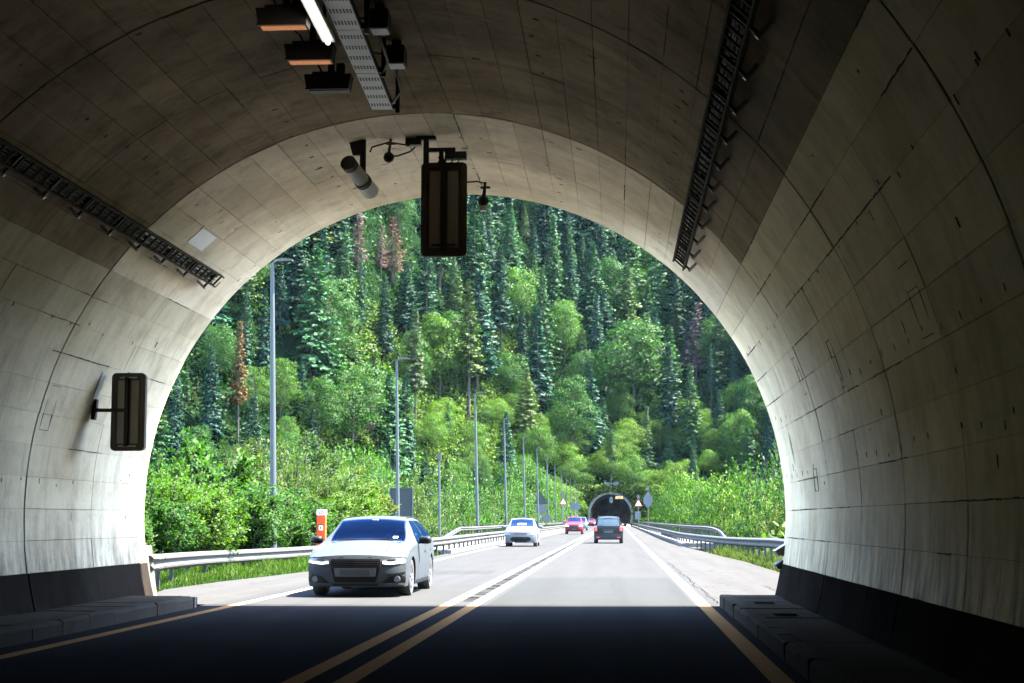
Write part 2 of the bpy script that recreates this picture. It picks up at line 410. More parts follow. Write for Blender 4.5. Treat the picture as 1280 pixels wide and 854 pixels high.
# bridge deck with raised edges
bridge = thing('road_bridge', (-2, 85, 0), 'long concrete bridge deck carrying the road to the far tunnel', 'bridge')
MB().box((-1.9,(82+PY)/2,-0.55), (12.6, PY-82, 1.0)).build('deck', M['slab'], bridge)
MB().box((-7.55,(66+PY)/2,0.02), (1.5, PY-66, 0.26)).build('raised_edge', M['kerb'], bridge)
MB().box((4.3,(85+PY)/2,0.02), (1.9, PY-85, 0.30)).build('raised_edge', M['kerb'], bridge)
for Yp in range(110, 360, 30):
    MB().box((-1.9, Yp, -4.8), (6, 1.6, 7.6)).build('pier', M['slab'], bridge)

# ================================================================== TUNNEL
tunnel = thing('road_tunnel', (XC, PORT, 0), 'concrete lined road tunnel arching over the camera, white below and sooty above', 'tunnel')
def arcpt(r, a, y): return (XC + r*math.cos(a), y, ZC + r*math.sin(a))
m = MB(); angs = [R_(-18 + 216*i/72) for i in range(73)]
V = []; Fc = []
for y in (-120.0, PORT-0.02):
    for r in (TR+0.035, TR+0.6):
        V += [arcpt(r, a, y) for a in angs]
n = len(angs)
for i in range(n-1):
    Fc += [(i, i+1, 2*n+i+1, 2*n+i), (n+i+1, n+i, 3*n+i, 3*n+i+1), (2*n+i, 2*n+i+1, 3*n+i+1, 3*n+i)]
m.add(V, Fc); m.build('shell', M['raw'], tunnel, smooth=True, angle=40)
# lining panels: one mesh per variant, turned about the bore's axis
HALF = 2.7250
def panel_mesh(name, da, y0, y1, r, mat, gap):
    k = 4; V = []; Fc = []; a0, a1 = gap/TR/2, da - gap/TR/2
    for y in (y0, y1):
        for rr in (r, TR+0.05):
            for i in range(k):
                a = lerp(a0, a1, i/(k-1)); V.append((rr*math.cos(a), y, rr*math.sin(a)))
    for i in range(k-1):
        Fc += [(i, i+1, 2*k+i+1, 2*k+i), (i+1, i, k+i, k+i+1), (2*k+i, 2*k+i+1, 3*k+i+1, 3*k+i)]
    Fc += [(0, 2*k, 3*k, k), (k-1, 2*k-1, 4*k-1, 3*k-1)]
    me = new_mesh(name, V, Fc, mat, smooth=True, angle=30); return me
random.seed(11)
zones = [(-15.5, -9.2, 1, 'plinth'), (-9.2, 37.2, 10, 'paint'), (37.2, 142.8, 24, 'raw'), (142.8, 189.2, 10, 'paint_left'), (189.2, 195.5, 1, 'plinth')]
pm = {}
for zi, (a0, a1, cnt, mk) in enumerate(zones):
    da = R_((a1-a0)/cnt)
    for key in ((mk, 'raw_clean') if mk == 'raw' else (mk,)):
        if (key, 0) in pm: continue
        for v, (gap, dr, e) in enumerate(((0.003, 0.0, 0.0), (0.006, 0.004, 0.003), (0.004, -0.003, 0.001), (0.009, 0.002, 0.002))):
            for half in (0, 1):
                ring_gap, mid_gap = 0.024, 0.004 + e*0.8
                y0, y1 = (ring_gap, HALF-mid_gap) if half == 0 else (mid_gap, HALF-ring_gap)
                pm[(key, v*2+half)] = panel_mesh('panel', da, y0, y1, TR-dr-(0.012 if mk == 'plinth' else 0), M[key], gap)
    for h in range(7):
        yb = PORT - (h+1)*HALF
        for k in range(cnt):
            v = random.choices((0, 1, 2, 3), (4, 2, 2, 2))[0]
            if h == 6 and a0 + (k+.5)*math.degrees(da) > 92: continue
            o = bpy.data.objects.new('plinth_panel' if mk == 'plinth' else 'panel', pm[('raw_clean' if mk == 'raw' and h < 2 else mk, v*2 + (h+1) % 2)])
            COL.objects.link(o); o.parent = tunnel
            o.location = (0, yb-PORT, ZC); o.rotation_euler = (0, -(R_(a0)+k*da), 0)
# the lining further back, out of the picture
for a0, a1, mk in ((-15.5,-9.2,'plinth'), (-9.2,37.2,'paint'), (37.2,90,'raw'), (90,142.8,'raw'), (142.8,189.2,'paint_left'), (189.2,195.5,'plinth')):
    V = []; Fc = []; k = 24
    for y in (-119.0, (PORT-7*HALF-0.02 if a1 < 91 else PORT-6*HALF-0.02)): V += [arcpt(TR, R_(lerp(a0, a1, i/k)), y) for i in range(k+1)]
    Fc = [(i, i+1, k+1+i+1, k+1+i) for i in range(k)]
    MB().add(V, Fc).build('lining', M[mk], tunnel, smooth=True)
MB().add([arcpt(TR+0.3, R_(-18+216*i/40), -119.5) for i in range(41)], [tuple(range(41))]).build('daylight_stop', M['plinth'], tunnel)  # unseen dark cap, added to keep daylight out of the rear end
# wide ring joints, dark filler set back in the groove
for k in range(4):
    y = PORT - 2*HALF*(k+1) if k < 4 else 0
    V = []; Fc = []
    for a in angs[2:-2]:
        for yy in (y-0.027, y+0.027): V.append(arcpt(TR+0.012, a, yy))
    Fc = [(2*i, 2*i+1, 2*i+3, 2*i+2) for i in range(len(angs)-5)]
    MB().add(V, Fc).build('ring_joint', M['joint'], tunnel)
# anchor holes and spalled spots in rows
def wallbox(m, a, y, w, l, t=0.006, r=TR):
    """small plate lying on the bore: w round the arc, l along it"""
    c = arcpt(r - t/2 + 0.002, a, y)
    n_ = Vector((math.cos(a), 0, math.sin(a))); tg = Vector((-math.sin(a), 0, math.cos(a)))
    m.box(c, (w, l, t), Matrix((tg, Vector((0, 1, 0)), n_)).transposed())
random.seed(21); m = MB()
for deg in (6, 15.5, 28, 52, 71, 86, 109, 127, 152, 164, 176):
    y = 7.2
    while y < 26:
        if random.random() < 0.8: wallbox(m, R_(deg + random.uniform(-.6, .6)), y, random.uniform(.03, .075), random.uniform(.018, .03))
        y += 0.68 + random.uniform(-.04, .04)
for _ in range(90):
    wallbox(m, R_(random.uniform(-2, 182)), random.uniform(8, 26), random.uniform(.02, .12), random.uniform(.012, .03))
tag(m.build('anchor_hole', M['joint'], tunnel), kind='stuff')
# longitudinal cracks following the joints
m = MB()
for _ in range(95):
    zi = random.choice(zones[1:4]); st = (zi[1]-zi[0])/zi[2]
    a = R_(zi[0] + st*random.randint(0, zi[2]-1)); y = random.uniform(8, 25.2); L = random.uniform(.4, 1.9)
    ya = y
    while ya < min(y+L, 26.2):
        wallbox(m, a + R_(random.uniform(-.04, .04)), ya+.06, random.uniform(.004, .014), .14, 0.008); ya += .13
tag(m.build('joint_crack', M['joint'], tunnel), kind='stuff')
# repair patches with dark sealed edges
m2 = MB()
for px_, py_, w, l in ((1045,455,.55,.28), (1146,375,.62,.42), (1020,600,.3,.35), (62,510,.62,.33), (990,560,.7,.1), (1000,470,.5,.3)):
    v = ray(px_, py_); v = v/v.y
    o_ = (0-XC, CAM_H-ZC); A = v.x**2+v.z**2; B = 2*(o_[0]*v.x+o_[1]*v.z); C_ = o_[0]**2+o_[1]**2-TR*TR
    t_ = (-B+math.sqrt(B*B-4*A*C_))/(2*A); a = math.atan2(CAM_H+v.z*t_-ZC, v.x*t_-XC); y = t_
    for sgn in (-1, 1):
        wallbox(m2, a, y+sgn*l/2, w, .009, .008); wallbox(m2, a+sgn*w/2/TR, y, .008, l, .008)
    wallbox(m2, a+.15*w/TR, y, .006, l, .008)
tag(m2.build('sealed_saw_cut', M['joint'], tunnel), kind='stuff')
m = MB(); wallbox(m, R_(131.5), 22.9, .3, .8, .012); m.build('bright_plate', M['white'], tunnel)

# sidewalks with kerb stones, cover slabs and cable-pit lids
def sidewalk(side):
    s = 1 if side == 'right' else -1
    kx = 1.64 if s > 0 else -6.66                        # kerb face
    wx = 2.62 if s > 0 else -7.74
    y1 = 26.15 if s > 0 else 25.1
    root = thing('sidewalk', ((kx+wx)/2, 15, 0), kind='structure')
    o = MB().box(((kx+wx)/2+s*0.1, (y1-100)/2, 0.03), (abs(wx-kx)-0.16, y1+100, 0.24)).build('sidewalk_bed', M['slab'], root)
    y = y1
    i = 0
    while y > 5:
        L = 1.0
        m = MB(); b = 0.03; x0, x1 = kx, kx + s*0.17
        zt = 0.19 + random.uniform(-.007, .007); b = random.uniform(.02, .05); kj = random.uniform(-.008, .008)
        prof = [(0, 0), (0, zt-b), (b*0.5, zt-b*0.35), (b*1.3, zt), (0.17, zt), (0.17, 0)]
        a_, c_ = y-L+0.008, y-0.004
        if i == 0: pass
        V = [(kx+s*p+kj, yy, q) for yy in (a_, c_) for p, q in prof]; nn = len(prof)
        m.add(V, [tuple(range(nn)), tuple(range(nn, 2*nn))[::-1]] + [(k, k+nn, (k+1)%nn+nn, (k+1)%nn) for k in range(nn)])
        m.build('kerb_stone', M['kerb_in'], root)
        # cover slab behind the kerb
        w = abs(wx-kx)-0.2; zc = 0.165 + random.uniform(-.006, .012)
        m = MB()
        cx = kx+s*(0.18+w/2)
        if i in (2, 5) and s > 0:                        # slab with a recessed lid
            for bx_, by_, sx_, sy_ in ((cx, y-.08, w, .14), (cx, y-L+.09, w, .14), (cx-w*.39, y-.5, w*.2, .66), (cx+w*.3, y-.5, w*.38, .66)):
                m.box((bx_, by_, zc), (sx_, sy_, .03))
            m.build('cover_slab', M['slab'], root)
            MB().box((cx-w*.1, y-.5, .155), (w*.4, .6, .01)).build('pit_lid', M['plinth'], root)
        else:
            m.box((cx, y-.5, zc), (w, L-.014, .03)).build('cover_slab', M['slab'], root)
        y -= L; i += 1
    return root
sidewalk('right'); sidewalk('left')
# pale kerb returns outside the portal
m = MB()
kr = thing('kerb_return', (-6.9, 25.8, 0), kind='structure')
for i in range(5):
    t0, t1 = i/5, (i+1)/5
    a = Vector((-6.66-0.9*t0**2, 25.12+1.5*t0, 0)); b = Vector((-6.66-0.9*t1**2, 25.10+1.5*t1, 0))
    MB().bar(a+Vector((-.1, .01, .08-.05*t0)), b+Vector((-.1, -.01, .08-.05*t1)), .22, .17).build('kerb_stone', M['kerb'], kr)
# portal foot blocks where the guardrails are bolted on
lf = MB(); lf.prism([(-.28, 0), (.3, 0), (.22, .5), (.15, 1.05), (-.28, 1.05)], (-8.0, PORT+.01, -.1), (1, 0, 0), (0, 0, 1), (0, 1, 0), .45)
tag(lf.build('concrete_block', M['kerb']), 'pale concrete block at the left tunnel mouth where the guardrail is bolted on', 'concrete block')

# far tunnel
ft = thing('far_tunnel', (-1.44, PY, 0), 'far tunnel mouth with pale concrete ring at the end of the bridge', 'tunnel')
def horseshoe(R, zc, y, n=28, foot=-0.1):
    P = []
    a0 = math.asin((foot-zc)/R) if abs((foot-zc)/R) < 1 else -0.5
    a0 = max(a0, -0.5)
    for i in range(n+1):
        a = lerp(a0, math.pi-a0, i/n); P.append((-1.44+R*math.cos(a), y, zc+R*math.sin(a)))
    return P
ri, ro, zc2 = 4.72, 5.25, 2.55
A = horseshoe(ro, zc2, PY-1.2); B = horseshoe(ri, zc2, PY-1.2); C2 = horseshoe(ro, zc2, PY+1.5); D = horseshoe(ri, zc2, PY+60)
n = len(A)
MB().add(A+B+C2, [(i, i+1, n+i+1, n+i) for i in range(n-1)] + [(i+1, i, 2*n+i, 2*n+i+1) for i in range(n-1)]).build('portal_ring', M['kerb'], ft, smooth=True, angle=40)
MB().add(B+D, [(i, i+1, n+i+1, n+i) for i in range(n-1)] + [tuple(range(n, 2*n))]).build('bore', M['raw'], ft, smooth=True, angle=40)

# overgrown bank round the ring
W = [(-7.6,PY-.42,-.3), (-7.6,PY-.42,8.5), (4.0,PY-.42,8.5), (4.0,PY-.42,-.3)]
RR = horseshoe(ro-.15, zc2, PY-.42, foot=0.6)[::-1]
k = len(RR)//2
MB().add(W+RR, [tuple([0, 1] + list(range(4+k, 3, -1))), (1, 2, 4+k), tuple([2, 3] + list(range(3+len(RR), 3+k, -1)))]).build('head_wall', M['soil'], ft)

# ================================================================== TUNNEL EQUIPMENT
def wall_dir(a): return Vector((math.cos(a), 0, math.sin(a)))
def ladder(deg, y0, y1, label, off=0.16, width=0.20):
    a = R_(deg); c = lambda y, r: Vector(arcpt(r, a, y))
    tg = Vector((-math.sin(a), 0, math.cos(a))); nrm = wall_dir(a)
    root = thing('cable_ladder', c(y1, TR-off), label, 'cable tray')
    base = lambda y: c(y, TR-off)
    for s in (-1, 1):
        MB().bar(base(y0)+tg*s*width/2, base(y1)+tg*s*width/2, .075, .022, up=tg).build('side_rail', M['dbrown'], root)
    y = y1-.06
    while y > y0:
        MB().bar(base(y)-tg*width*.48, base(y)+tg*width*.48, .05, .02, up=nrm).build('rung', M['dbrown'], root); y -= .27
    # cables lying on the ladder
    random.seed(int(deg))
    for k in range(4):
        o = (k-1.5)*.045
        pts = [base(yy)+tg*(o+random.uniform(-.012,.012))+nrm*.04 for yy in np.linspace(y0, y1-.1, 24)]
        MB().tube(pts, .018, 6).build('cable', M['black'], root, smooth=True)
    # brackets fixed to the wall with a pipe stub
    y = y1-.35
    low = -1 if deg < 90 else 1
    while y > y0:
        m = MB(); m.bar(base(y)+nrm*.02, c(y, TR+.01), .045, .03, up=(0,1,0))
        m.bar(base(y)+tg*low*-width*.5, base(y)+tg*low*(width*.5+.10), .03, .03, up=nrm)
        br = m.build('bracket', M['dsteel'], root)
        MB().tube([base(y)+tg*low*(width*.5+.10)-nrm*.03, base(y)+tg*low*(width*.5+.10)+nrm*.14], .022, 8).build('bolt', M['steel'], br)
        y -= 1.17
    return root
ladder(135.6, 8.0, 24.55, 'cable ladder fixed along the left haunch of the tunnel ceiling')
ladder(46.4, 8.0, 24.15, 'cable ladder fixed along the right haunch of the tunnel ceiling')

# perforated cable tray hanging below the crown
zt = 6.42
pA, pB = at_z(478, 137, zt), at_z(420, 0, zt)
d = (pB-pA); d.z = 0; d.normalize(); sd = d.cross(Vector((0,0,1)))
tray = thing('cable_tray', (pA.x, pA.y, zt), 'white perforated cable tray hanging under the tunnel crown', 'cable tray')
Ltray = 9.0; w = .26; seg = 1.62
y = 0.0
while y < Ltray:
    a = pA + d*(y+.01); b = pA + d*(y+seg-.01)
    pl = MB(); pl.bar(a, b, w, .008)
    plate = pl.build('tray_section', M['aluminium'], tray)
    lip = MB(); lip.bar(a+sd*(w/2)+Vector((0,0,.04)), b+sd*(w/2)+Vector((0,0,.04)), .008, .09); lip.bar(a-sd*(w/2)+Vector((0,0,.04)), b-sd*(w/2)+Vector((0,0,.04)), .008, .09)
    lip.build('lip', M['black'], plate)
    sl = MB()
    for r in range(4):
        for q in range(2):
            for k in range(7):
                p = a + d*(.2+r*.38+q*.07) + sd*((k-3)*.034) - Vector((0,0,.0065))
                sl.box(p, (.016, .05, .004), Matrix((sd, d, Vector((0,0,1)))).transposed())
    tag(sl.build('slot', M['black'], plate), kind='stuff')
    h = MB(); h.bar(a+Vector((0,0,.03))+sd*.14, a+Vector((0,0,.03))-sd*.19, .05, .06)
    h.bar(a-sd*.19+Vector((0,0,-.05)), Vector((a.x-sd.x*.19, a.y-sd.y*.19, 6.82)), .05, .05)
    h.build('hanger', M['black'], tray)
    y += seg
# cables draped on the tray
MB().tube([pA+d*t_+Vector((0,0,.03)) for t_ in np.linspace(.1, Ltray, 12)], .025, 6).build('cable', M['black'], tray)

# lit linear luminaire
la, lb = at_z(411, 50, 6.35), at_z(386, 0, 6.35)
dl_ = (lb-la); dl_.normalize()
lum = thing('tube_light', la, 'lit fluorescent tube light beside the white cable tray', 'light')
MB().bar(la, la+dl_*3.0, .13, .05).build('housing', M['white'], lum)
MB().tube([la+dl_*.05-Vector((0,0,.045)), la+dl_*2.95-Vector((0,0,.045))], .026, 8).build('tube', M['tube_on'], lum)
m = MB()
for t_ in (.3, 1.5, 2.7): m.bar(la+dl_*t_, Vector((la.x+dl_.x*t_, la.y+dl_.y*t_, 6.83)), .03, .03)
m.build('hanger', M['dsteel'], lum)

# three floodlights
for i, (px_, py_, lit, lab) in enumerate(((355,24,1,'black floodlight with orange glow, nearest the camera of the three'), (388,68,1,'black floodlight with orange glow, middle one of the three'), (411,105,0,'unlit black floodlight, the one of three nearest the tunnel mouth'))):
    c = at_z(px_, py_, 6.36)
    fl = thing('floodlight', c, lab, 'floodlight', 'floodlights under the tunnel crown')
    m = MB(); m.prism([(-.27,.09),(-.24,-.085),(.24,-.085),(.27,.09)], c+Vector((0,-.10,0)), (1,0,0), (0,0,1), (0,1,0), .2)
    m.box(c+Vector((0,0,.105)), (.36,.16,.04)); m.build('housing', M['black'], fl)
    MB().box(c+Vector((0,.0,-.09)), (.44,.12,.012)).build('glass', M['sodium' if lit else 'black'], fl)
    MB().box(c+Vector((0,-.11,-.082)), (.5,.018,.02)).build('front_lip', M['black'], fl)
    m = MB(); m.bar(c+Vector((.03,0,.1)), Vector((c.x+.03, c.y, 6.8)), .07, .07); m.bar(c+Vector((.13,.04,.1)), Vector((c.x+.13, c.y+.04, 6.6)), .1, .09)
    m.build('bracket', M['black'], fl)
    MB().tube([c+Vector((-.08,.1,.12)), c+Vector((-.14,.12,.25)), c+Vector((-.2,.13,.3)), c+Vector((-.12,.14,.42))], .012, 6).build('cable', M['black'], fl)

# two junction boxes with looping cables
for i, (px_, py_, lab) in enumerate(((475,27,'junction box beside the cable tray, farther from the tunnel mouth'), (496,71,'junction box beside the cable tray, nearer the tunnel mouth'))):
    c = at_z(px_, py_, 6.62)
    jb = thing('junction_box', c, lab, 'junction box', 'junction boxes by the cable tray')
    MB().box(c, (.2,.26,.2)).build('housing', M['black'], jb)
    MB().box(c+Vector((0,0,-.108)), (.17,.22,.016)).build('lid', M['white'], jb)
    MB().box(c+Vector((0,0,.13)), (.1,.1,.1)).build('mount', M['black'], jb)
    e = pA + d*(0.35+1.2*(1-i)); e = Vector((e.x+.12, e.y, 6.45))
    MB().tube([c+Vector((-.02,.1,-.05)), c+Vector((-.03,.22,-.12)), (c+e)/2+Vector((.08,.15,-.12)), e+Vector((.03,.05,-.03)), e], .016, 6).build('cable', M['black'], jb, smooth=True)
    MB().tube([c+Vector((-.1,0,.02)), c+Vector((-.3,.01,.06)), Vector((e.x+.02, c.y, 6.55))], .012, 6).build('cable', M['black'], jb, smooth=True)

# hanging signal panel seen from behind
def panel_back(root, c, w, h, xrot=0.0):
    ax, ay, an = Vector((1,0,0)), Vector((0,0,1)), Vector((0,1,0))
    MB().prism(rrect(w, h, .06), c, ax, ay, an, .10).build('panel', M['sigback'], root)
    fr = MB(); o = rrect(w+.015, h+.015, .065); i_ = rrect(w-.14, h-.14, .03); n_ = len(o)
    V = [c+ax*a+ay*b+an*-.02 for a, b in o] + [c+ax*a+ay*b+an*-.02 for a, b in i_] + [c+ax*a+ay*b+an*.02 for a, b in o] + [c+ax*a+ay*b+an*.005 for a, b in i_]
    fr.add(V, [(k, (k+1)%n_, n_+(k+1)%n_, n_+k) for k in range(n_)] + [(k, 2*n_+k, 2*n_+(k+1)%n_, (k+1)%n_) for k in range(n_)] + [(n_+k, n_+(k+1)%n_, 3*n_+(k+1)%n_, 3*n_+k) for k in range(n_)])
    fr.build('rim', M['sigback'], root)
    for s in (-1, 1):
        MB().box(c+ax*s*w*.2+an*-.012, (w*.24, .024, h*.82)).build('cover_plate', M['sigplate'], root)
sY = 22.25
c = at(555, 262, sY); w_ = (at(583,262,sY)-at(527,262,sY)).x; h_ = (at(555,205,sY)-at(555,321,sY)).z
sg = thing('hanging_signal', (c.x, c.y, c.z+h_/2), 'dark back of a signal panel hanging from the tunnel crown', 'signal')
panel_back(sg, c, w_, h_)
MB().box(c+Vector((0,-.045,.06)), (.05,.05,h_*.98)).build('spine', M['black'], sg)
MB().box(c+Vector((0,-.06,-h_*.39)), (.34,.04,.03)).build('cross_bar', M['dsteel'], sg)
MB().box(c+Vector((0,-.07,-h_*.41)), (.07,.06,.1)).build('clamp', M['dsteel'], sg)
MB().box(c+Vector((0,-.07,.02)), (.07,.06,.13)).build('clamp', M['dsteel'], sg)
q = at(533, 205, sY)
m = MB(); m.bar((q.x,sY-.03,6.82), (q.x,sY-.03,c.z+.35), .075, .075); m.bar((q.x-.14,sY-.03,6.78),(q.x+.14,sY-.03,6.78), .1, .05)
m.build('hanger_post', M['black'], sg)
m = MB(); q2 = at(552, 190, sY)
m.bar((q2.x,sY-.03,q2.z+.02), (q2.x,sY-.03,c.z+h_/2-.05), .06, .06); m.bar((q.x,sY-.03,q2.z+.02), (q2.x+.2,sY-.03,q2.z+.02), .05, .06); m.build('hanger_arm', M['black'], sg)
for px_, py_, w2 in ((570,195,.3), (517,178,.22)):
    p = at(px_, py_, sY-.05); MB().box(p, (w2,.14,.1)).build('control_box', M['black'], sg)
m = MB()
for k in range(4):
    p = at(548+k*8, 196, sY-.05); m.tube([p, p+Vector((.02,0,-.05)), p+Vector((-.015,0,-.11))], .01, 6)
m.build('cable', M['black'], sg)
# wall signal on the left
lY = 23.0
c = at(160.5, 515, lY); w_ = (at(181,515,lY)-at(140,515,lY)).x; h_ = (at(160,467,lY)-at(160,563,lY)).z
ws = thing('wall_signal', (c.x, c.y, c.z-h_/2), 'dark back of a signal panel held off the left tunnel wall', 'signal')
panel_back(ws, c, w_, h_)
MB().box(c+Vector((-.02,-.04,0)), (.05,.05,h_*.9)).build('spine', M['dbrown'], ws)
for s in (-1, 1): MB().box(c+Vector((0,-.03,s*h_*.445)), (.26,.03,.02)).build('reflective_strip', M['aluminium'], ws)
m = MB(); q = at(117, 515, lY-.1); m.bar((c.x,lY-.05,c.z+.02), (q.x-.02,lY-.1,c.z+.02), .06, .05)
m.bar((q.x+.0,lY-.1,c.z-.12), (q.x+.03,lY-.1,c.z+.18), .09, .06); m.build('arm', M['black'], ws)
m = MB(); wallbox(m, R_(160.5), lY-.12, .52, .2, .012); m.build('wall_plate', M['aluminium'], ws)

# cylindrical camera housing and small dome cameras
cc = at(447, 214, 21.9)
cy_ = thing('camera_housing', (cc.x, cc.y, 6.8), 'white cylindrical camera housing with dark lens hood under the tunnel crown', 'camera')
a, b = at(437, 206, 21.6), at(464, 240, 22.3)
MB().tube([a, lerp(a,b,.15), lerp(a,b,.62)], [.10,.105,.105], 16).build('body', M['aluminium'], cy_, angle=40)
MB().tube([lerp(a,b,.62), b], [.115,.115], 16).build('sun_shield', M['white'], cy_, angle=40)
MB().tube([a+(a-b).normalized()*.06, lerp(a,b,.06)], .112, 16).build('end_cap', M['black'], cy_, angle=40)
MB().tube([lerp(a,b,.56), lerp(a,b,.66)], .12, 16).build('clamp', M['black'], cy_, angle=40)
q = lerp(a,b,.6)
m = MB(); m.tube([(q.x,q.y,q.z+.05), (q.x,q.y,6.8)], [.045,.045], 8); m.prism([(-.05,0),(.05,0),(.13,.3),(-.13,.3)], (q.x-.09,q.y-.06,6.5), (1,0,0), (0,0,1), (0,1,0), .08)
m.build('bracket', M['black'], cy_)
MB().tube([(q.x+.1,q.y,6.55), at(465,184,22), at(486,178,22), at(512,182,22)], .013, 6).build('cable', M['black'], cy_)
for px_, py_, lab in ((486,197,'small black dome camera left of the hanging signal panel'), (604,252,'small camera with white tip right of the hanging signal panel')):
    p = at(px_, py_, 22.2 if px_ < 500 else 22.3)
    sc = thing('dome_camera', p, lab, 'camera')
    m = MB(); m.tube([p+Vector((0,0,.075)), p+Vector((0,0,.05)), p, p+Vector((0,0,-.05)), p+Vector((0,0,-.075))], [.03,.065,.08,.06,.02], 12); m.build('dome', M['black'], sc, smooth=True)
    top = 6.8 if px_ < 500 else p.z+.28
    m = MB(); m.bar(p+Vector((0,0,.06)), (p.x+.03,p.y,top), .035, .035); m.bar((p.x-.04,p.y,p.z+.2),(p.x+.1,p.y,p.z+.2), .03, .03); m.build('stem', M['black'], sc)
    if px_ > 500:
        MB().box(p+Vector((.0,0,-.1)), (.09,.09,.07)).build('white_tip', M['white'], sc)
        MB().tube([at(582,228,22.3), at(596,227,22.3), at(605,229,22.3), at(607,238,22.3), p+Vector((.02,0,.06))], .012, 6).build('cable', M['black'], sc)
    else:
        MB().tube([p+Vector((0,0,.02)), at(497,195,22.2), at(512,190,22.2), at(519,184,22.2)], .013, 6).build('cable', M['black'], sc)

# ================================================================== GUARDRAILS
WB = [(0.0,.0),(.02,.02),(.075,.055),(.08,.095),(.03,.135),(.02,.165),(.03,.195),(.08,.235),(.075,.275),(.02,.31),(.0,.33)]
def dense(path, step=0.8):
    out = []
    n = len(path)
    for i in range(n-1):
        p0 = Vector(path[max(i-1,0)]); p1 = Vector(path[i]); p2 = Vector(path[i+1]); p3 = Vector(path[min(i+2,n-1)])
        L = (p2-p1).length; k = max(1, int(L/step))
        for j in range(k):
            t = j/k
            out.append(0.5*((2*p1)+(p2-p0)*t+(2*p0-5*p1+4*p2-p3)*t*t+(3*p1-p0-3*p2+p3)*t*t*t))
    out.append(Vector(path[-1])); return out
def guardrail(name, path, face, label, hs=1.0, post_step=2.0, seg=4.0, ground=None, post_w=.1, far_after=130, straight=False):
    """path: points at the beam's lower edge; face +1 = ribs towards travel's right"""
    P = dense(path, 0.5 if not straight else 2.0)
    root = thing(name, P[0], label, 'guardrail')
    prof = [(face*a, b*hs) for a, b in WB]; back = [(face*(a-.006), b*hs) for a, b in WB][::-1]
    poly = prof + back
    # cut into bolted lengths
    acc = 0.0; cur = [P[0]]; k = 0
    def flush(pts, k):
        if len(pts) < 2: return
        off = .006 if k % 2 else 0
        dirn = (pts[-1]-pts[0]).normalized(); ext = pts[-1]+dirn*.12
        MB().sweep([(a+face*off, b) for a, b in poly], pts[:-1]+[ext]).build('beam', M['galv'], root, smooth=True, angle=45)
    lim = seg
    for i in range(1, len(P)):
        acc += (P[i]-P[i-1]).length; cur.append(P[i])
        if acc >= lim:
            flush(cur, k); k += 1; cur = [P[i]]; acc = 0; lim = seg if P[i].y < far_after else 16
    flush(cur, k)
    acc = 0.0; nxt = post_step*.4
    for i in range(1, len(P)):
        L = (P[i]-P[i-1]).length
        while acc + L >= nxt:
            t = (nxt-acc)/L; p = lerp(P[i-1], P[i], t)
            dn = (P[i]-P[i-1]).normalized(); x = dn.cross(Vector((0,0,1)))
            g = ground(p) if ground else 0
            b = p - x*face*.09
            m = MB(); m.bar((b.x,b.y,g-.1), (b.x,b.y,p.z+.29), post_w, .07, up=x)
            m.bar(b+Vector((0,0,.165)), p+Vector((0,0,.165)), .08, .1)
            m.build('post', M['post'], root)
            nxt += post_step if p.y < far_after else post_step*2
        acc += L
    return root
# left: bolted to the tunnel foot, swinging out round the verge, then on to the bridge
lp = [(-7.95,26.9,.46),(-9.05,31.8,.38),(-9.55,36.5,.33),(-9.65,40.8,.29),(-9.2,47,.27),(-8.2,54,.30),(-7.15,61,.36),(-6.92,70,.38),(-6.9,85,.38),(-6.9,120,.38),(-6.9,200,.38),(-6.9,PY-4,.38)]
gl = guardrail('guardrail', lp, +1, 'galvanised guardrail curving from the left tunnel mouth behind the silver car', 1.0, 2.0, 4.0, lambda p: hz(p.x,p.y) if p.y < 62 else 0.0)
# thick folded end shoe at the tunnel foot
p0 = Vector(lp[0]); p1 = Vector(lp[1]); dn = (p1-p0).normalized(); xr = dn.cross(Vector((0,0,1)))
for k, zz in enumerate((.03, .19)):
    m = MB()
    P5 = [(-.02,0),(.07,.03),(.11,.075),(.07,.12),(-.02,.15)]
    m.sweep(P5, [p0-dn*.35+xr*.03+Vector((0,0,zz)), p0+dn*.15+xr*.05+Vector((0,0,zz)), p0+dn*.75+xr*.06+Vector((0,0,zz))]); m.build('end_shoe', M['galv'], gl, angle=30)
# left bridge parapet
parL = [(-8.25,72.5,.20),(-8.2,76,.40),(-8.15,83,.80),(-8.15,88,.80),(-8.15,120,.80),(-8.15,200,.80),(-8.15,PY-4,.80)]
gp = guardrail('bridge_parapet', parL, +1, 'higher outer parapet rail along the left edge of the bridge', .6, 2.0, 8.0, lambda p: 0.0, straight=True)
def handrails(root, path, z):
    P = [Vector((p[0]-.02, p[1], max(.15, p[2]-.33))) for p in path[1:]]
    MB().sweep([(.05,0),(.05,.09),(-.05,.09),(-.05,0)], P).build('lower_rail', M['galv'], root)
handrails(gp, parL, 0)
# right: from the tunnel foot round the verge to the bridge
rp = [(2.93,26.75,.55),(3.6,31,.52),(4.5,38,.5),(4.95,45,.49),(4.98,52,.47),(4.85,62,.38),(4.6,72,.32),(4.1,82,.32),(3.65,92,.34),(3.55,105,.36),(3.5,130,.38),(3.5,200,.38),(3.5,PY-4,.38)]
gr_ = guardrail('guardrail', rp, -1, 'galvanised guardrail curving away from the right tunnel mouth past the verge', 1.0, 2.0, 4.0, lambda p: hz(p.x,p.y) if p.y < 84 else 0.1)
parR = [(5.1,70,.25),(5.05,75,.42),(5.0,84,.80),(5.0,120,.80),(5.0,200,.80),(5.0,PY-4,.80)]
gp2 = guardrail('bridge_parapet', parR, -1, 'higher outer parapet rail along the right edge of the bridge', .6, 2.0, 8.0, lambda p: 0.0, straight=True)
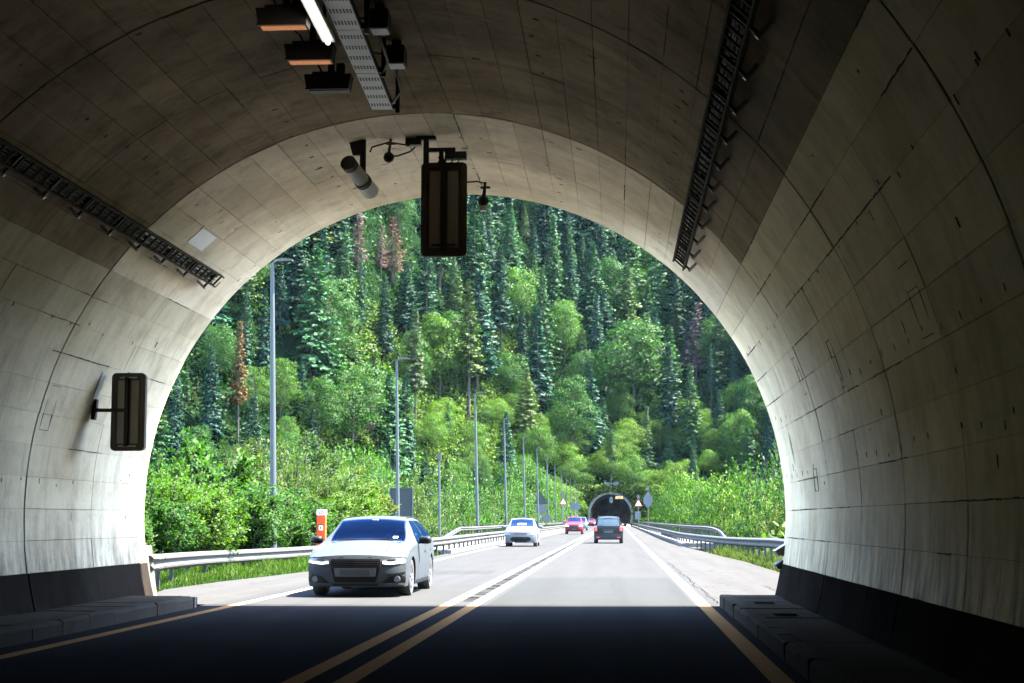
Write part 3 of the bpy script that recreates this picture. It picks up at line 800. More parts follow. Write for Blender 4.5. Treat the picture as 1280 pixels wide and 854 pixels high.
# bent end plates of the right rail on the tunnel wall
p0 = Vector((2.74, 26.2, .55))
for zz in (.02, .24):
    m = MB(); m.prism([(0,0),(-.16,.03),(-.2,.09),(-.02,.2),(.03,.16)], p0+Vector((0,-.05,zz)), (1,0,0), (0,0,1), (0,1,0), .5)
    m.build('end_shoe', M['dsteel'], gr_)

# ================================================================== STREET LAMPS, POSTS, SIGNS
def lamp_mesh(h=9.0, lean=-.02):
    a = MB().tube([(0,0,0),(0,0,.3),(lean*h*.5,0,h*.5),(lean*h,0,h-.05)], [.11,.1,.085,.055], 10); b = MB()
    b.tube([(lean*h,0,h-.1),(lean*h+.12,0,h),(lean*h+.35,0,h+.02)], [.045,.04,.035], 8)
    c = MB(); c.prism([(0,-.04),(.46,-.02),(.46,.02),(.25,.05),(0,.04)], (lean*h+.15,-.1,h+.02), (1,0,0), (0,0,1), (0,1,0), .2)
    return new_mesh('pole', a.v, a.f, M['pole'], True, 40), new_mesh('arm', b.v, b.f, M['pole'], True), new_mesh('lamp_head', c.v, c.f, M['galv'])
lm = lamp_mesh()
lamps = [(-9.95,46.3)] + [(-10.25,75.5)] + [(-8.3, 96+25*i) for i in range(11)]
wordz = ['nearest tall street lamp, rising left of the silver car', 'tall street lamp in front of the dark board back', 'third street lamp from the tunnel, first on the bridge', 'fourth street lamp from the tunnel, left of the white car', 'fifth street lamp from the tunnel along the bridge', 'sixth street lamp from the tunnel along the bridge', 'seventh street lamp from the tunnel along the bridge', 'eighth street lamp from the tunnel along the bridge', 'ninth street lamp from the tunnel along the bridge', 'tenth street lamp from the tunnel along the bridge', 'eleventh street lamp from the tunnel along the bridge', 'twelfth street lamp from the tunnel, last but one', 'farthest street lamp, close to the far tunnel mouth']
for i, (x, y) in enumerate(lamps):
    z = hz(x, y) if y < 80 else 0.1
    r = thing('street_lamp', (x, y, min(z, 0.1)), wordz[i], 'street lamp', 'street lamps along the left roadside')
    for me, nm in zip(lm, ('pole', 'arm', 'lamp_head')): obj(nm, me, r)
    r.scale = (1, 1, (9.0-r.location.z)/9.0)
# thin post with a small box on top
pt = at(549, 574, 76)
r = thing('thin_post', (pt.x, 76, 0), 'thin pale post with a small box on top between two street lamps', 'post')
MB().tube([(pt.x+.05,76,-.2),(pt.x,76,pt.z)], [.055,.05], 8).build('pole', M['pole'], r)
MB().box((pt.x,76,pt.z+.12), (.2,.18,.28)).build('sensor_box', M['galv'], r)
# dark back of a road sign board behind the second lamp
c = at(501.5, 628, 79); g = hz(c.x, 79)
r = thing('sign_board', (c.x, 79, g), 'dark rectangular back of a road sign board behind the silver car', 'sign')
MB().prism(rrect(1.08, 1.36, .06), c, (1,0,0), (0,0,1), (0,1,0), .04).build('board', simple('sign_back', (.014,.018,.019), .7, 0, .2), r)
m = MB()
for e in (-.56, .56): m.box(c+Vector((e,-.02,0)), (.04,.05,1.38))
m.box(c+Vector((0,-.02,.69)), (1.16,.05,.03)); m.build('frame', M['pole'], r)
m = MB()
for e in (-.3, .3): m.tube([(c.x+e,79.08,g-.2),(c.x+e,79.08,c.z+.5)], .04, 8)
m.build('post', M['pole'], r)
# orange emergency call pillar
c = at(402, 660, 50.5); g = hz(c.x, 50.5); top = at(402, 637, 50.5).z
org = simple('orange_enamel', (.40,.045,.006), .6, 0, .2)
r = thing('emergency_phone', (c.x, 50.5, g), 'orange emergency call pillar with white head behind the left guardrail', 'emergency phone')
MB().box((c.x,50.5,(g+top-.18)/2), (.27,.26,top-.18-g)).build('pillar', org, r)
MB().box((c.x,50.5,top-.09), (.27,.27,.17)).build('head', M['white'], r)
m = MB(); rd = simple('red_enamel', (.2,.008,.006), .6, 0, .2)
def letter(m, ch, x, z, w, h, y):
    seg = {'S': 'abcde', 'O': 'abcdef'}
    t = .018
    bars = {'S': [(0,h,w,h),(0,h,0,h/2),(0,h/2,w,h/2),(w,h/2,w,0),(0,0,w,0)], 'O': [(0,0,0,h),(0,h,w,h),(w,h,w,0),(0,0,w,0)]}[ch]
    for x0, z0, x1, z1 in bars: m.box((x+(x0+x1)/2, y, z+(z0+z1)/2), (abs(x1-x0)+t, .008, abs(z1-z0)+t))
for k, ch in enumerate('SOS'): letter(m, ch, c.x-.105+k*.08, top-.14, .05, .095, 50.36)
m.build('lettering', rd, r)
MB().box((c.x,50.355,c.z+.02), (.12,.03,.18)).build('call_panel', M['white'], r)
MB().box((c.x,50.34,c.z+.10), (.16,.04,.03)).build('hood', M['black'], r)
MB().box((c.x,50.335,c.z+.0), (.05,.02,.06)).build('button', M['black'], r)

def post_sign(name, px_, py0, Y, build, label, cat='sign', x_off=0, h=None):
    c = at(px_, py0, Y); r = thing(name, (c.x, Y, .1), label, cat)
    MB().tube([(c.x,Y,.05),(c.x,Y,c.z+(h or .4))], .06, 8).build('post', M['galv'], r)
    build(r, c); return r
def tri(c, s, y, up=1):
    return [(c.x+s*math.sin(a), y, c.z+up*s*math.cos(a)) for a in (0, 2*math.pi/3, 4*math.pi/3)]
def warn(r, c, s=.75, extra=True):
    Y = c.y
    V = tri(c, s, Y-.08)+tri(c, s, Y-.05); MB().add(V, [(0,1,2),(5,4,3),(0,3,4,1),(1,4,5,2),(2,5,3,0)]).build('red_border', rd, r)
    V = tri(c, s*.68, Y-.1)+tri(c, s*.68, Y-.082); MB().add(V, [(0,1,2),(5,4,3),(0,3,4,1),(1,4,5,2),(2,5,3,0)]).build('white_field', M['white'], r)
    m = MB(); m.box((c.x,Y-.105,c.z+.08), (.1,.01,.34)); m.box((c.x,Y-.105,c.z-.2), (.1,.01,.09)); m.build('pictogram', M['black'], r)
    if extra:
        MB().box((c.x,Y,c.z+s+.3), (.34,.25,.6)).build('signal_box', M['black'], r)
sb = MATS['sign_back']
gback = simple('grey_sign_back', (.045,.052,.056), .6, 0, .2)
def sign_l1(r, c):
    V = tri(c, .95, c.y-.05)+tri(c, .95, c.y-.02); MB().add(V, [(0,1,2),(5,4,3),(0,3,4,1),(1,4,5,2),(2,5,3,0)]).build('plate', sb, r)
    MB().box(c+Vector((0,-.04,-1.05)), (1.2,.03,.9)).build('plate', gback, r)
    MB().box(c+Vector((.6,-.04,-2.1)), (1.0,.03,.7)).build('plate', gback, r)
post_sign('roadside_sign', 676, 625, 186, sign_l1, 'triangular sign back over pale plates on the left bridge edge', h=.8)
post_sign('warning_sign', 704, 628, 225, lambda r, c: warn(r, c, .62), 'red bordered triangular warning sign left of the road', h=.7)
def disc(r, c, s, mat, nm='plate'):
    MB().tube([c+Vector((0,-.07,0)), c+Vector((0,-.03,0))], s, 20).build(nm, mat, r)
def sign_l3(r, c):
    disc(r, c, .58, gback); MB().box(c+Vector((-.7,-.05,.1)), (.45,.04,1.3)).build('plate', gback, r)
post_sign('roadside_sign', 721, 634, 262, sign_l3, 'grey round sign back with a pale plate before the far tunnel', h=1.2)
def sign_r1(r, c):
    Y = c.y
    MB().prism([(-.58,-.4),(0,-1.15),(.58,-.4),(.58,.3),(0,1.15),(-.58,.3)], c+Vector((0,-.06,0)), (1,0,0), (0,0,1), (0,1,0), .04).build('plate', gback, r)
    MB().box(c+Vector((0,-.08,1.5)), (.34,.04,.4)).build('plate', gback, r)
post_sign('roadside_sign', 810, 625, 210, sign_r1, 'grey pointed sign back on a tall post right of the far tunnel', h=1.8)
def sign_r2(r, c):
    warn(r, c, .75)
    MB().box(c+Vector((-.1,-.06,-1.7)), (.8,.04,1.2)).build('plate', gback, r)
post_sign('warning_sign', 798, 630, 240, sign_r2, 'red bordered triangular warning sign right of the far tunnel', h=.8)
# mast and cameras on the far portal, lane signal and lit text display inside its crown
c = at(764, 612, PY-1)
r = thing('portal_mast', (c.x, PY-1, 7.8), 'mast with crossarm and cameras standing on the far tunnel crown', 'mast')
MB().tube([(c.x,PY-1,7.7),(c.x,PY-1,11.8)], .13, 8).build('mast', M['galv'], r)
MB().box((c.x,PY-1,9.7), (3.2,.2,.2)).build('crossarm', M['dsteel'], r)
for e in (-1.3, -.7, .8, 1.4): MB().box((c.x+e,PY-1.1,9.35+.3*abs(e)), (.55,.5,.8)).build('camera', M['black'], r)
c = at(764, 625, PY-2)
r = thing('lane_signal', c, 'grey lane signal hanging in the far tunnel crown', 'signal')
MB().box(c, (.75,.3,1.3)).build('housing', gback, r); MB().box(c+Vector((0,0,.95)), (.12,.12,.7)).build('hanger', M['black'], r)
c = at(774, 622, PY-2)
r = thing('text_display', c, 'orange lit text display hanging in the far tunnel crown', 'display')
MB().box(c+Vector((0,.1,0)), (1.9,.25,.75)).build('housing', M['black'], r)
m = MB(); random.seed(3)
for k in range(9):
    for q_ in range(2):
        if random.random() < .85: m.box(c+Vector((-.75+k*.19,-.04,.14-q_*.28)), (.13,.02,random.choice((.16,.2))))
m.build('lit_characters', simple('amber_led', (.9,.35,.05), .5, emit=(1,.35,.06), estr=.06), r)
m = MB(); m.box(c+Vector((0,.1,.75)), (.1,.1,.8)); m.build('hanger', M['black'], r)

# ================================================================== CARS
def pchip(pts):
    X = np.array([p[0] for p in pts], float); Yv = np.array([p[1] for p in pts], float)
    h = np.diff(X); dl = np.diff(Yv)/h; n = len(X); m = np.zeros(n)
    m[0], m[-1] = dl[0], dl[-1]
    for i in range(1, n-1):
        if dl[i-1]*dl[i] > 0:
            w1, w2 = 2*h[i]+h[i-1], h[i]+2*h[i-1]; m[i] = (w1+w2)/(w1/dl[i-1]+w2/dl[i])
    def f(x):
        x = min(max(x, X[0]), X[-1]); i = min(int(np.searchsorted(X, x, 'right'))-1, n-2)
        t = (x-X[i])/h[i]
        return (2*t**3-3*t*t+1)*Yv[i]+(t**3-2*t*t+t)*h[i]*m[i]+(-2*t**3+3*t*t)*Yv[i+1]+(t**3-t*t)*h[i]*m[i+1]
    return f
def carpaint(name, col, metal=0.0, rough=0.3):
    if name in MATS: return MATS[name]
    t = NT(name); tc = t.n('ShaderNodeTexCoord').outputs['Object']; x, y, z = t.sep(tc)
    n = t.noise(tc, 4.0, 6.0); dust = t.math('MULTIPLY', t.math('MULTIPLY_ADD', z, -1.8, 1.0, clamp=True), t.ramp(n, .3, .7))
    c = t.mix(t.math('MULTIPLY', dust, .35), tuple(col), (.03, .028, .025))
    t.pbsdf(c, t.math('MULTIPLY_ADD', dust, .4, rough), metal, .12, .0); MATS[name] = t.m; return t.m
glassm = simple('car_glass', (.001,.006,.022), .1, 0.0, .05, 0.0, var=.3, scale=2.0)
rubber = simple('tyre_rubber', (.018,.018,.018), .85)
alloy = simple('alloy', (.10,.10,.105), .4, .6)
gloss_blk = simple('gloss_black', (.003,.003,.0033), .4, 0, .12)
grey_pl = simple('number_plate_blank', (.03,.031,.033), .5, 0, .2)
head_on = simple('lit_headlamp', (.85,.87,.9), .2, emit=(1,1,1), estr=.16)
head_off = simple('headlamp_lens', (.10,.11,.12), .2, 0, .3)
tail_on = simple('lit_tail_lamp', (.12,.006,.005), .3, emit=(1,.05,.03), estr=.06, coat=.5)

class Car:
    def __init__(s, L, W, top, belt, wr, plan, wheels, zbot=.2, bow=.2, lean=.05, rbow=.1, rlean=.02):
        s.L, s.W = L, W; s.top, s.belt, s.wr, s.plan = pchip(top), pchip(belt), pchip(wr), pchip(plan)
        s.wheels = wheels; s.zbot = zbot; s.bow, s.lean, s.rbow, s.rlean = bow, lean, rbow, rlean
        s.zf = belt[0][1]
    def yf(s, x, z):                      # front fascia surface, relative to -L/2
        q = abs(x)/s.W
        return s.bow*q*q*.55 + s.bow*.6*q**7 + s.lean*((z-.48)/.28)**2*(1 if z > .48 else .6)
    def yr(s, x, z):                      # rear surface, relative to +L/2 (negative = forward)
        q = abs(x)/s.W
        return -(s.rbow*q*q*.5 + s.rbow*.8*q**7) - s.rlean*max(0, z-.95)**1.3 - .04*max(0, .5-z)
    def wy(s, y, x, z):
        L = s.L; kf = 1-sstep((y+L/2)/.75); kr = 1-sstep((L/2-y)/.5)
        return y + kf*s.yf(x, z) + kr*s.yr(x, z)
    def zlow(s, y):
        z = s.zbot
        for yw, r in s.wheels:
            d = abs(y-yw); R = r+.055
            if d < R: z = max(z, r-.01+math.sqrt(R*R-d*d))
        return z
    def fac(s, z):
        return float(np.interp(z, [.15,.3,.45,.62,.72,.8,.95,1.1], [.955,.985,.992,1.0,.997,.985,.972,.955]))
    def prof(s, y):
        W = s.plan(y)*s.W; zt = s.top(y); zb = s.belt(y); wr = s.wr(y)*s.W; zl = min(s.zlow(y), zb-.05)
        P = [(wr*t, zt-.045*t*t) for t in (0,.25,.5,.75,.92,1)]
        xb = W*s.fac(zb); e = P[-1]
        for t in (.12,.35,.6,.85): P.append((lerp(e[0], xb, t)+.02*math.sin(math.pi*t), lerp(e[1], zb, t)+.008*math.sin(math.pi*t)))
        for t in (0,.08,.2,.35,.5,.65,.8,.92,1):
            z = lerp(zb, zl, t); P.append((W*s.fac(z), z))
        P += [(W*.86, zl), (0, zl)]
        return P
    def side_x(s, y, z):
        P = s.prof(y)[5:-2]; zz = [p[1] for p in P][::-1]; xx = [p[0] for p in P][::-1]
        return float(np.interp(z, zz, xx))
    def stations(s):
        ys = list(np.linspace(-s.L/2, s.L/2, 64))
        for yw, r in s.wheels: ys += [yw+(r+.055)*k for k in (-1.0,-.97,-.9,-.8,-.65,-.4,0,.4,.65,.8,.9,.97,1.0)]
        return sorted(set(round(y, 4) for y in ys if -s.L/2 <= y <= s.L/2))
    hole = None
    def body(s, root, mat):
        V, Fc = [], []; ys = s.stations(); rows = []
        for y in ys:
            P = s.prof(y); row = []
            full = [(-x, z) for x, z in P[::-1][:-1]] + P
            for x, z in full: row.append(len(V)); V.append((x, s.wy(y, x, z), z))
            rows.append(row)
        n = len(rows[0])
        for i in range(len(rows)-1):
            for j in range(n-1):
                if s.hole:
                    ym = (ys[i]+ys[i+1])/2; a_, b_ = V[rows[i][j]], V[rows[i][j+1]]; c0 = n//2
                    if s.hole[0] < ym < s.hole[1] and abs(j+.5-c0) < 4.2: continue
                Fc.append((rows[i][j], rows[i+1][j], rows[i+1][j+1], rows[i][j+1]))
        for end in (0, -1):                 # fascia grids
            y = ys[end]; P = s.prof(y); W = s.plan(y)*s.W; zb = P[10][1]; zl = P[-1][1]
            up = P[:11]; ux = [p[0] for p in up]; uz = [p[1] for p in up]
            base = len(V); nu, nv = 24, 12
            for j in range(nv+1):
                for i in range(nu+1):
                    u = lerp(-1, 1, i/nu); au = abs(u)*W*.985
                    ztop = float(np.interp(au, ux, uz)) if au < ux[-1] else zb
                    z = lerp(zl, ztop, j/nv); x = u*W*s.fac(min(z, zb))
                    if abs(u) < 1: x = u*W*lerp(.985, s.fac(min(z, zb)), abs(u)**4)
                    V.append((x, s.wy(y, x, z), z))
            for j in range(nv):
                for i in range(nu):
                    a = base+j*(nu+1)+i; q = (a, a+1, a+nu+2, a+nu+1)
                    Fc.append(q if end == 0 else q[::-1])
        return MB().add(V, Fc).build('body', mat, root, angle=38, world=False)
    def fascia(s, root, name, poly, mat, off=.012, rear=False, cuts=2, sub=None):
        bm = bmesh.new(); vs_ = [bm.verts.new((x, 0, z)) for x, z in poly]; bm.faces.new(vs_)
        bmesh.ops.triangulate(bm, faces=bm.faces[:])
        if cuts: bmesh.ops.subdivide_edges(bm, edges=bm.edges[:], cuts=cuts, use_grid_fill=True)
        r = bmesh.ops.extrude_face_region(bm, geom=bm.faces[:]); out = {v for v in r['geom'] if isinstance(v, bmesh.types.BMVert)}
        for v in bm.verts:
            o = off if v in out else -.03
            y = (-s.L/2 + s.yf(v.co.x, v.co.z) - o) if not rear else (s.L/2 + s.yr(v.co.x, v.co.z) + o)
            v.co.y = y
        bmesh.ops.recalc_face_normals(bm, faces=bm.faces[:])
        me = bpy.data.meshes.new(name); bm.to_mesh(me); bm.free(); me.materials.append(mat)
        return obj(name, me, root)
    def screen(s, root, name, y0, y1, u0, u1, mat, off=.006, n=8):
        V, Fc = [], []
        for i in range(n+1):
            y = lerp(y0, y1, i/n); w = lerp(u0, u1, i/n)*s.wr(y)*s.W; zt = s.top(y)
            sl = (s.top(y+.02)-s.top(y-.02))/.04; nl = Vector((0, -sl, 1)).normalized()
            for j in range(n+1):
                u = lerp(-1, 1, j/n); x = u*w; t = x/(s.wr(y)*s.W); z = zt-.045*t*t
                V.append((x, s.wy(y, x, z)+nl.y*off, z+nl.z*off))
        for i in range(n):
            for j in range(n): a = i*(n+1)+j; Fc.append((a, a+1, a+n+2, a+n+1))
        return MB().add(V, Fc).build(name, mat, root, smooth=True, world=False)
    def side(s, root, name, poly, mat, off=.007, sides=(-1, 1)):
        for sd in sides:
            bm = bmesh.new(); vs_ = [bm.verts.new((0, y, z)) for y, z in poly]; bm.faces.new(vs_)
            bmesh.ops.triangulate(bm, faces=bm.faces[:]); bmesh.ops.subdivide_edges(bm, edges=bm.edges[:], cuts=2, use_grid_fill=True)
            for v in bm.verts: v.co.x = sd*(s.side_x(v.co.y, v.co.z)+off)
            me = bpy.data.meshes.new(name); bm.to_mesh(me); bm.free(); me.materials.append(mat); obj(name, me, root)
    def wheel_set(s, root, tw=.21, spokes=5):
        for yw, r in s.wheels:
            for sd in (-1, 1):
                x1 = s.side_x(yw, r*2+.12)-.012; x0 = x1-tw
                w = bpy.data.objects.new('wheel', None); COL.objects.link(w); w.parent = root; w.location = (0, yw, r); ORG[w] = Vector((0,0,0))
                T = MB(); V, Fc = [], []; n = 28
                pr = [(x0,.62*r),(x0,.93*r),(x0+.03,r),(x1-.03,r),(x1,.93*r),(x1-.004,.7*r),(x1-.03,.66*r)]
                for i in range(n):
                    a = 2*math.pi*i/n
                    V += [(sd*px_, q*math.cos(a), q*math.sin(a)) for px_, q in pr]
                k = len(pr)
                for i in range(n):
                    for j in range(k-1): Fc.append((i*k+j, ((i+1)%n)*k+j, ((i+1)%n)*k+j+1, i*k+j+1))
                T.add(V, Fc).build('tyre', rubber, w, angle=40, world=False)
                m = MB(); m.tube([(sd*(x1-.09),0,0),(sd*(x1-.085),0,0)], .66*r, 24)
                m.build('brake_disc', M['dsteel'], w, world=False)
                m = MB()
                for q in range(spokes):
                    for e in (-.09, .09):
                        a = 2*math.pi*q/spokes+e; m.bar((sd*(x1-.03),.05*math.cos(a),.05*math.sin(a)), (sd*(x1-.02),.66*r*math.cos(a+e),.66*r*math.sin(a+e)), .035, .03, up=(1,0,0))
                m.tube([(sd*(x1-.05),0,0),(sd*(x1-.01),0,0)], .06, 12)
                ring = 24
                V = []
                for i in range(ring):
                    a = 2*math.pi*i/ring
                    for q, xx in ((.70,x1-.005),(.64,x1-.02),(.64,x1-.1),(.70,x1-.1)): V.append((sd*xx, q*r*math.cos(a), q*r*math.sin(a)))
                m.add(V, [(i*4+j, ((i+1)%ring)*4+j, ((i+1)%ring)*4+(j+1)%4, i*4+(j+1)%4) for i in range(ring) for j in range(4)])
                m.build('rim', alloy, w, angle=30, world=False)
    def mirrors(s, root, y, z, mat, k=1.0):
        for sd in (-1, 1):
            x = s.W*.965; m = MB(); V, Fc = [], []; n = 10
            for i, (dy, q) in enumerate(((-.09,.35),(-.075,.75),(-.03,1.0),(.04,.97),(.06,.9))):
                for j in range(n):
                    a = 2*math.pi*j/n; cx_, cz_ = math.cos(a), math.sin(a)
                    cx_ = math.copysign(abs(cx_)**.6, cx_); cz_ = math.copysign(abs(cz_)**.6, cz_)
                    V.append((sd*(x+.14*k)+.12*k*q*cx_, y+dy*k+sd*.0, z+.075*k*q*cz_))
            for i in range(4):
                for j in range(n): Fc.append((i*n+j, i*n+(j+1)%n, (i+1)*n+(j+1)%n, (i+1)*n+j))
            Fc += [tuple(range(n))[::-1], tuple(range(4*n, 5*n))]
            m.add(V, Fc); m.bar((sd*(x-.03),y+.02,z-.06), (sd*(x+.12*k),y,z-.04), .05, .035)
            m.build('mirror', mat, root, angle=50, world=False)
def mirror_poly(p): return [(-x, z) for x, z in p][::-1]

def place(name, X, Y, label, rz):
    r = thing(name, (X, Y, 0.002), label, 'car', None, rz if rz else 1e-9); ORG[r] = Vector((0,0,0)); return r

# --- silver estate, front towards us
L = 4.93
A6 = Car(L, .935,
    top=[(-L/2,.755),(-2.25,.80),(-1.9,.875),(-1.4,.955),(-1.08,1.0),(-.95,1.05),(-.55,1.26),(-.2,1.405),(.15,1.452),(.8,1.458),(1.5,1.43),(1.9,1.38),(2.2,1.18),(2.4,.98),(L/2,.93)],
    belt=[(-L/2,.70),(-2.0,.79),(-1.2,.905),(-.6,.935),(.6,.96),(1.6,.985),(L/2,.92)],
    wr=[(-L/2,.80),(-1.9,.79),(-1.2,.80),(-.95,.80),(-.4,.70),(.1,.655),(1.0,.645),(1.7,.64),(2.2,.70),(L/2,.78)],
    plan=[(-L/2,.955),(-2.2,.965),(-1.6,.985),(-.8,1.0),(1.0,1.0),(1.9,.975),(L/2,.93)],
    wheels=[(-1.5,.335),(1.41,.335)], zbot=.19, bow=.26, lean=.05)
silver = simple('silver_paint', (.030,.0345,.038), .45, 0, .02, var=.05)
ra = place('estate_car', at(455, 720, 30.3).x+.10, 31.1, 'silver estate car with lit headlamps driving towards the near tunnel mouth', 0)
A6.hole = (-.985, -.27)
A6.body(ra, silver)
tg_ = NT('tinted_windscreen'); gl_ = tg_.n('ShaderNodeBsdfGlossy'); gl_.inputs['Roughness'].default_value = .05; gl_.inputs['Color'].default_value = (.10, .21, .46, 1)
tr_ = tg_.n('ShaderNodeBsdfTransparent'); tr_.inputs['Color'].default_value = (.30, .46, .72, 1)
fr_ = tg_.n('ShaderNodeFresnel'); fr_.inputs['IOR'].default_value = 1.22
mx_ = tg_.n('ShaderNodeMixShader'); tg_.l(fr_.outputs[0], mx_.inputs[0]); tg_.l(tr_.outputs[0], mx_.inputs[1]); tg_.l(gl_.outputs[0], mx_.inputs[2]); tg_.l(mx_.outputs[0], tg_.out.inputs[0])
ws_ = A6.screen(ra, 'windscreen', -1.04, -.22, .93, .97, tg_.m)
trim = simple('cabin_trim', (.012,.012,.014), .9, 0, .1)
MB().box((0,-.93,.90), (1.3,.5,.12)).build('dashboard', trim, ra, world=False)
for sx in (-1, 1):
    m = MB(); m.prism([(-.24,.45),(.24,.45),(.22,.95),(.16,1.10),(-.16,1.10),(-.22,.95)], (sx*.37,.32,0), (1,0,0), (0,.22,1), (0,1,0), .12)
    m.prism(rrect(.26,.18,.06), (sx*.37,.56,1.22), (1,0,0), (0,0,1), (0,1,0), .09)
    m.box((sx*.37,.08,.48), (.48,.55,.14)); m.build('seat', trim, ra, world=False)
m = MB(); sw = [Vector((.37+.19*math.cos(a), -.45+.08*math.sin(a), .93+.17*math.sin(a))) for a in np.linspace(0, 2*math.pi, 25)]
m.tube(sw, .014, 6); m.bar((.2,-.45,.93),(.54,-.45,.93), .03, .04); m.bar((.37,-.45,.93),(.37,-.75,.85), .05, .05); m.build('steering_wheel', gloss_blk, ra, world=False)
MB().box((0,-.33,1.325), (.2,.03,.055)).build('inner_mirror', gloss_blk, ra, world=False)
# the driver: one skinned figure seated behind the wheel
def skinned(name, V, E, Rr, mat, loc):
    me = bpy.data.meshes.new(name); me.from_pydata(V, E, []); me.materials.append(mat)
    o = bpy.data.objects.new(name, me); COL.objects.link(o); o.location = loc
    sk = o.modifiers.new('skin', 'SKIN'); sk.use_smooth_shade = True
    for i, d_ in enumerate(me.skin_vertices[0].data): d_.radius = (Rr[i], Rr[i]); d_.use_root = (i == 0)
    sb_ = o.modifiers.new('sub', 'SUBSURF'); sb_.levels = 1; sb_.render_levels = 2
    return o
dV = [(0,.2,.56),(0,.25,.78),(0,.27,.98),(0,.26,1.07),(0,.24,1.15),(0,.235,1.24),(-.17,.27,1.0),(-.24,.05,.84),(-.15,-.30,.95),(-.13,-.42,.99),(.17,.27,1.0),(.24,.05,.84),(.15,-.30,.95),(.13,-.42,.99),(-.1,.12,.55),(-.12,-.32,.62),(-.12,-.55,.32),(.1,.12,.55),(.12,-.32,.62),(.12,-.55,.32)]
dE = [(0,1),(1,2),(2,3),(3,4),(4,5),(2,6),(6,7),(7,8),(8,9),(2,10),(10,11),(11,12),(12,13),(0,14),(14,15),(15,16),(0,17),(17,18),(18,19)]
dR = [.13,.14,.13,.055,.085,.075,.07,.05,.038,.035,.07,.05,.038,.035,.085,.065,.05,.085,.065,.05]
dm = NT('driver_cloth_and_skin'); P_ = dm.n('ShaderNodeTexCoord').outputs['Object']; z_ = dm.sep(P_)[2]; y_ = dm.sep(P_)[1]
sk_ = dm.math('MAXIMUM', dm.math('GREATER_THAN', z_, 1.05), dm.math('LESS_THAN', y_, -.33)); dm.pbsdf(dm.mix(dm.math('MULTIPLY', sk_, dm.math('GREATER_THAN', z_, .8)), (.03,.035,.05), (.20,.12,.085)), .8, 0, .1)
drv = skinned('person', dV, dE, dR, dm.m, (ra.location.x+.37, ra.location.y, 0.0))
tag(drv, 'driver seated behind the wheel of the silver estate car', 'person')
hm_ = MB(); Vh = []
for i in range(7):
    a = i/6*math.pi*.52
    for j in range(14):
        b_ = 2*math.pi*j/14; Vh.append((.088*math.sin(a)*math.cos(b_), .245+.025+.098*math.sin(a)*math.sin(b_), 1.215+.105*math.cos(a)))
hm_.add(Vh, [(i*14+j, i*14+(j+1)%14, (i+1)*14+(j+1)%14, (i+1)*14+j) for i in range(6) for j in range(14)]).build('hair', simple('dark_hair', (.012,.009,.007), .8, 0, .1), drv, smooth=True, world=False)
sun_visor = MB().box((.03,-.30,1.375), (.11,.03,.035)).build('sensor_patch', M['white'], ws_, world=False)
tick = A6.screen(ws_, 'parking_ticket', -.99, -.93, .06, .06, M['white'], .012, 2); tick.location.x = .52
A6.screen(ra, 'rear_window', 1.95, 2.34, .9, .9, glassm)
A6.side(ra, 'side_window', [(-.72,.965),(.42,.985),(.38,1.365),(-.10,1.36)], glassm)
A6.side(ra, 'side_window', [(.50,.985),(1.35,1.0),(1.20,1.36),(.46,1.365)], glassm)
A6.side(ra, 'side_window', [(1.43,1.0),(1.9,1.03),(1.75,1.28),(1.28,1.355)], glassm)
A6.side(ra, 'door_handle', [(.2,.79),(.42,.795),(.42,.825),(.2,.82)], silver, .03)
A6.side(ra, 'door_handle', [(1.15,.81),(1.37,.815),(1.37,.845),(1.15,.84)], silver, .03)
A6.side(ra, 'sill_trim', [(-1.0,.215),(.95,.215),(.95,.27),(-1.0,.27)], gloss_blk, .012)
A6.side(ra, 'door_seam', [(-.80,.30),(-.785,.30),(-.785,.90),(-.80,.90)], gloss_blk, .003)
A6.fascia(ra, 'bonnet_seam', [(-.80,.712),(.80,.712),(.80,.7175),(-.80,.7175)], gloss_blk, .004)
A6.fascia(ra, 'bumper_seam', [(.5,.545),(.86,.565),(.86,.569),(.5,.549)], gloss_blk, .004)
A6.fascia(ra, 'bumper_seam', [(-.86,.565),(-.5,.545),(-.5,.549),(-.86,.569)], gloss_blk, .004)
A6.side(ra, 'door_seam', [(.455,.30),(.47,.30),(.47,.94),(.455,.94)], gloss_blk, .003)
gr = A6.fascia(ra, 'grille', [(-.43,.685),(.43,.685),(.45,.64),(.445,.55),(.37,.27),(-.37,.27),(-.445,.55),(-.45,.64)], gloss_blk, .014)
for k, z in enumerate((.655,.615,.575,.535)):
    A6.fascia(gr, 'grille_bar', [(-.42,z),(.42,z),(.42,z+.014),(-.42,z+.014)], simple('grille_bar_black', (.004,.004,.0045), .5, 0, .2), .022, cuts=1)
A6.fascia(gr, 'number_plate', [(-.27,.39),(.27,.39),(.27,.50),(-.27,.50)], grey_pl, .03, cuts=1)
A6.fascia(gr, 'plate_carrier', [(-.36,.37),(.36,.37),(.385,.52),(-.385,.52)], simple('plate_carrier', (.035,.037,.04), .5), .024, cuts=1)
fr_o = [(-.455,.70),(.455,.70),(.475,.64),(.468,.545),(.385,.25),(-.385,.25),(-.468,.545),(-.475,.64)]
for poly in ([(.49,.60),(.62,.585),(.87,.615),(.885,.665),(.84,.70),(.66,.685),(.48,.655)],):
    for pl in (poly, mirror_poly(poly)):
        hl = A6.fascia(ra, 'headlamp', pl, head_off, .010)
dr1 = [(.49,.60),(.62,.585),(.87,.615),(.88,.645),(.62,.622),(.50,.635)]
for pl in (dr1, mirror_poly(dr1)): A6.fascia(ra, 'daytime_light', pl, head_on, .018)
dk = [(.55,.648),(.70,.655),(.72,.68),(.58,.672)]
for pl in (dk, mirror_poly(dk)): A6.fascia(ra, 'lamp_reflector', pl, gloss_blk, .016)
it = [(.47,.255),(.88,.265),(.885,.36),(.80,.40),(.62,.375)]
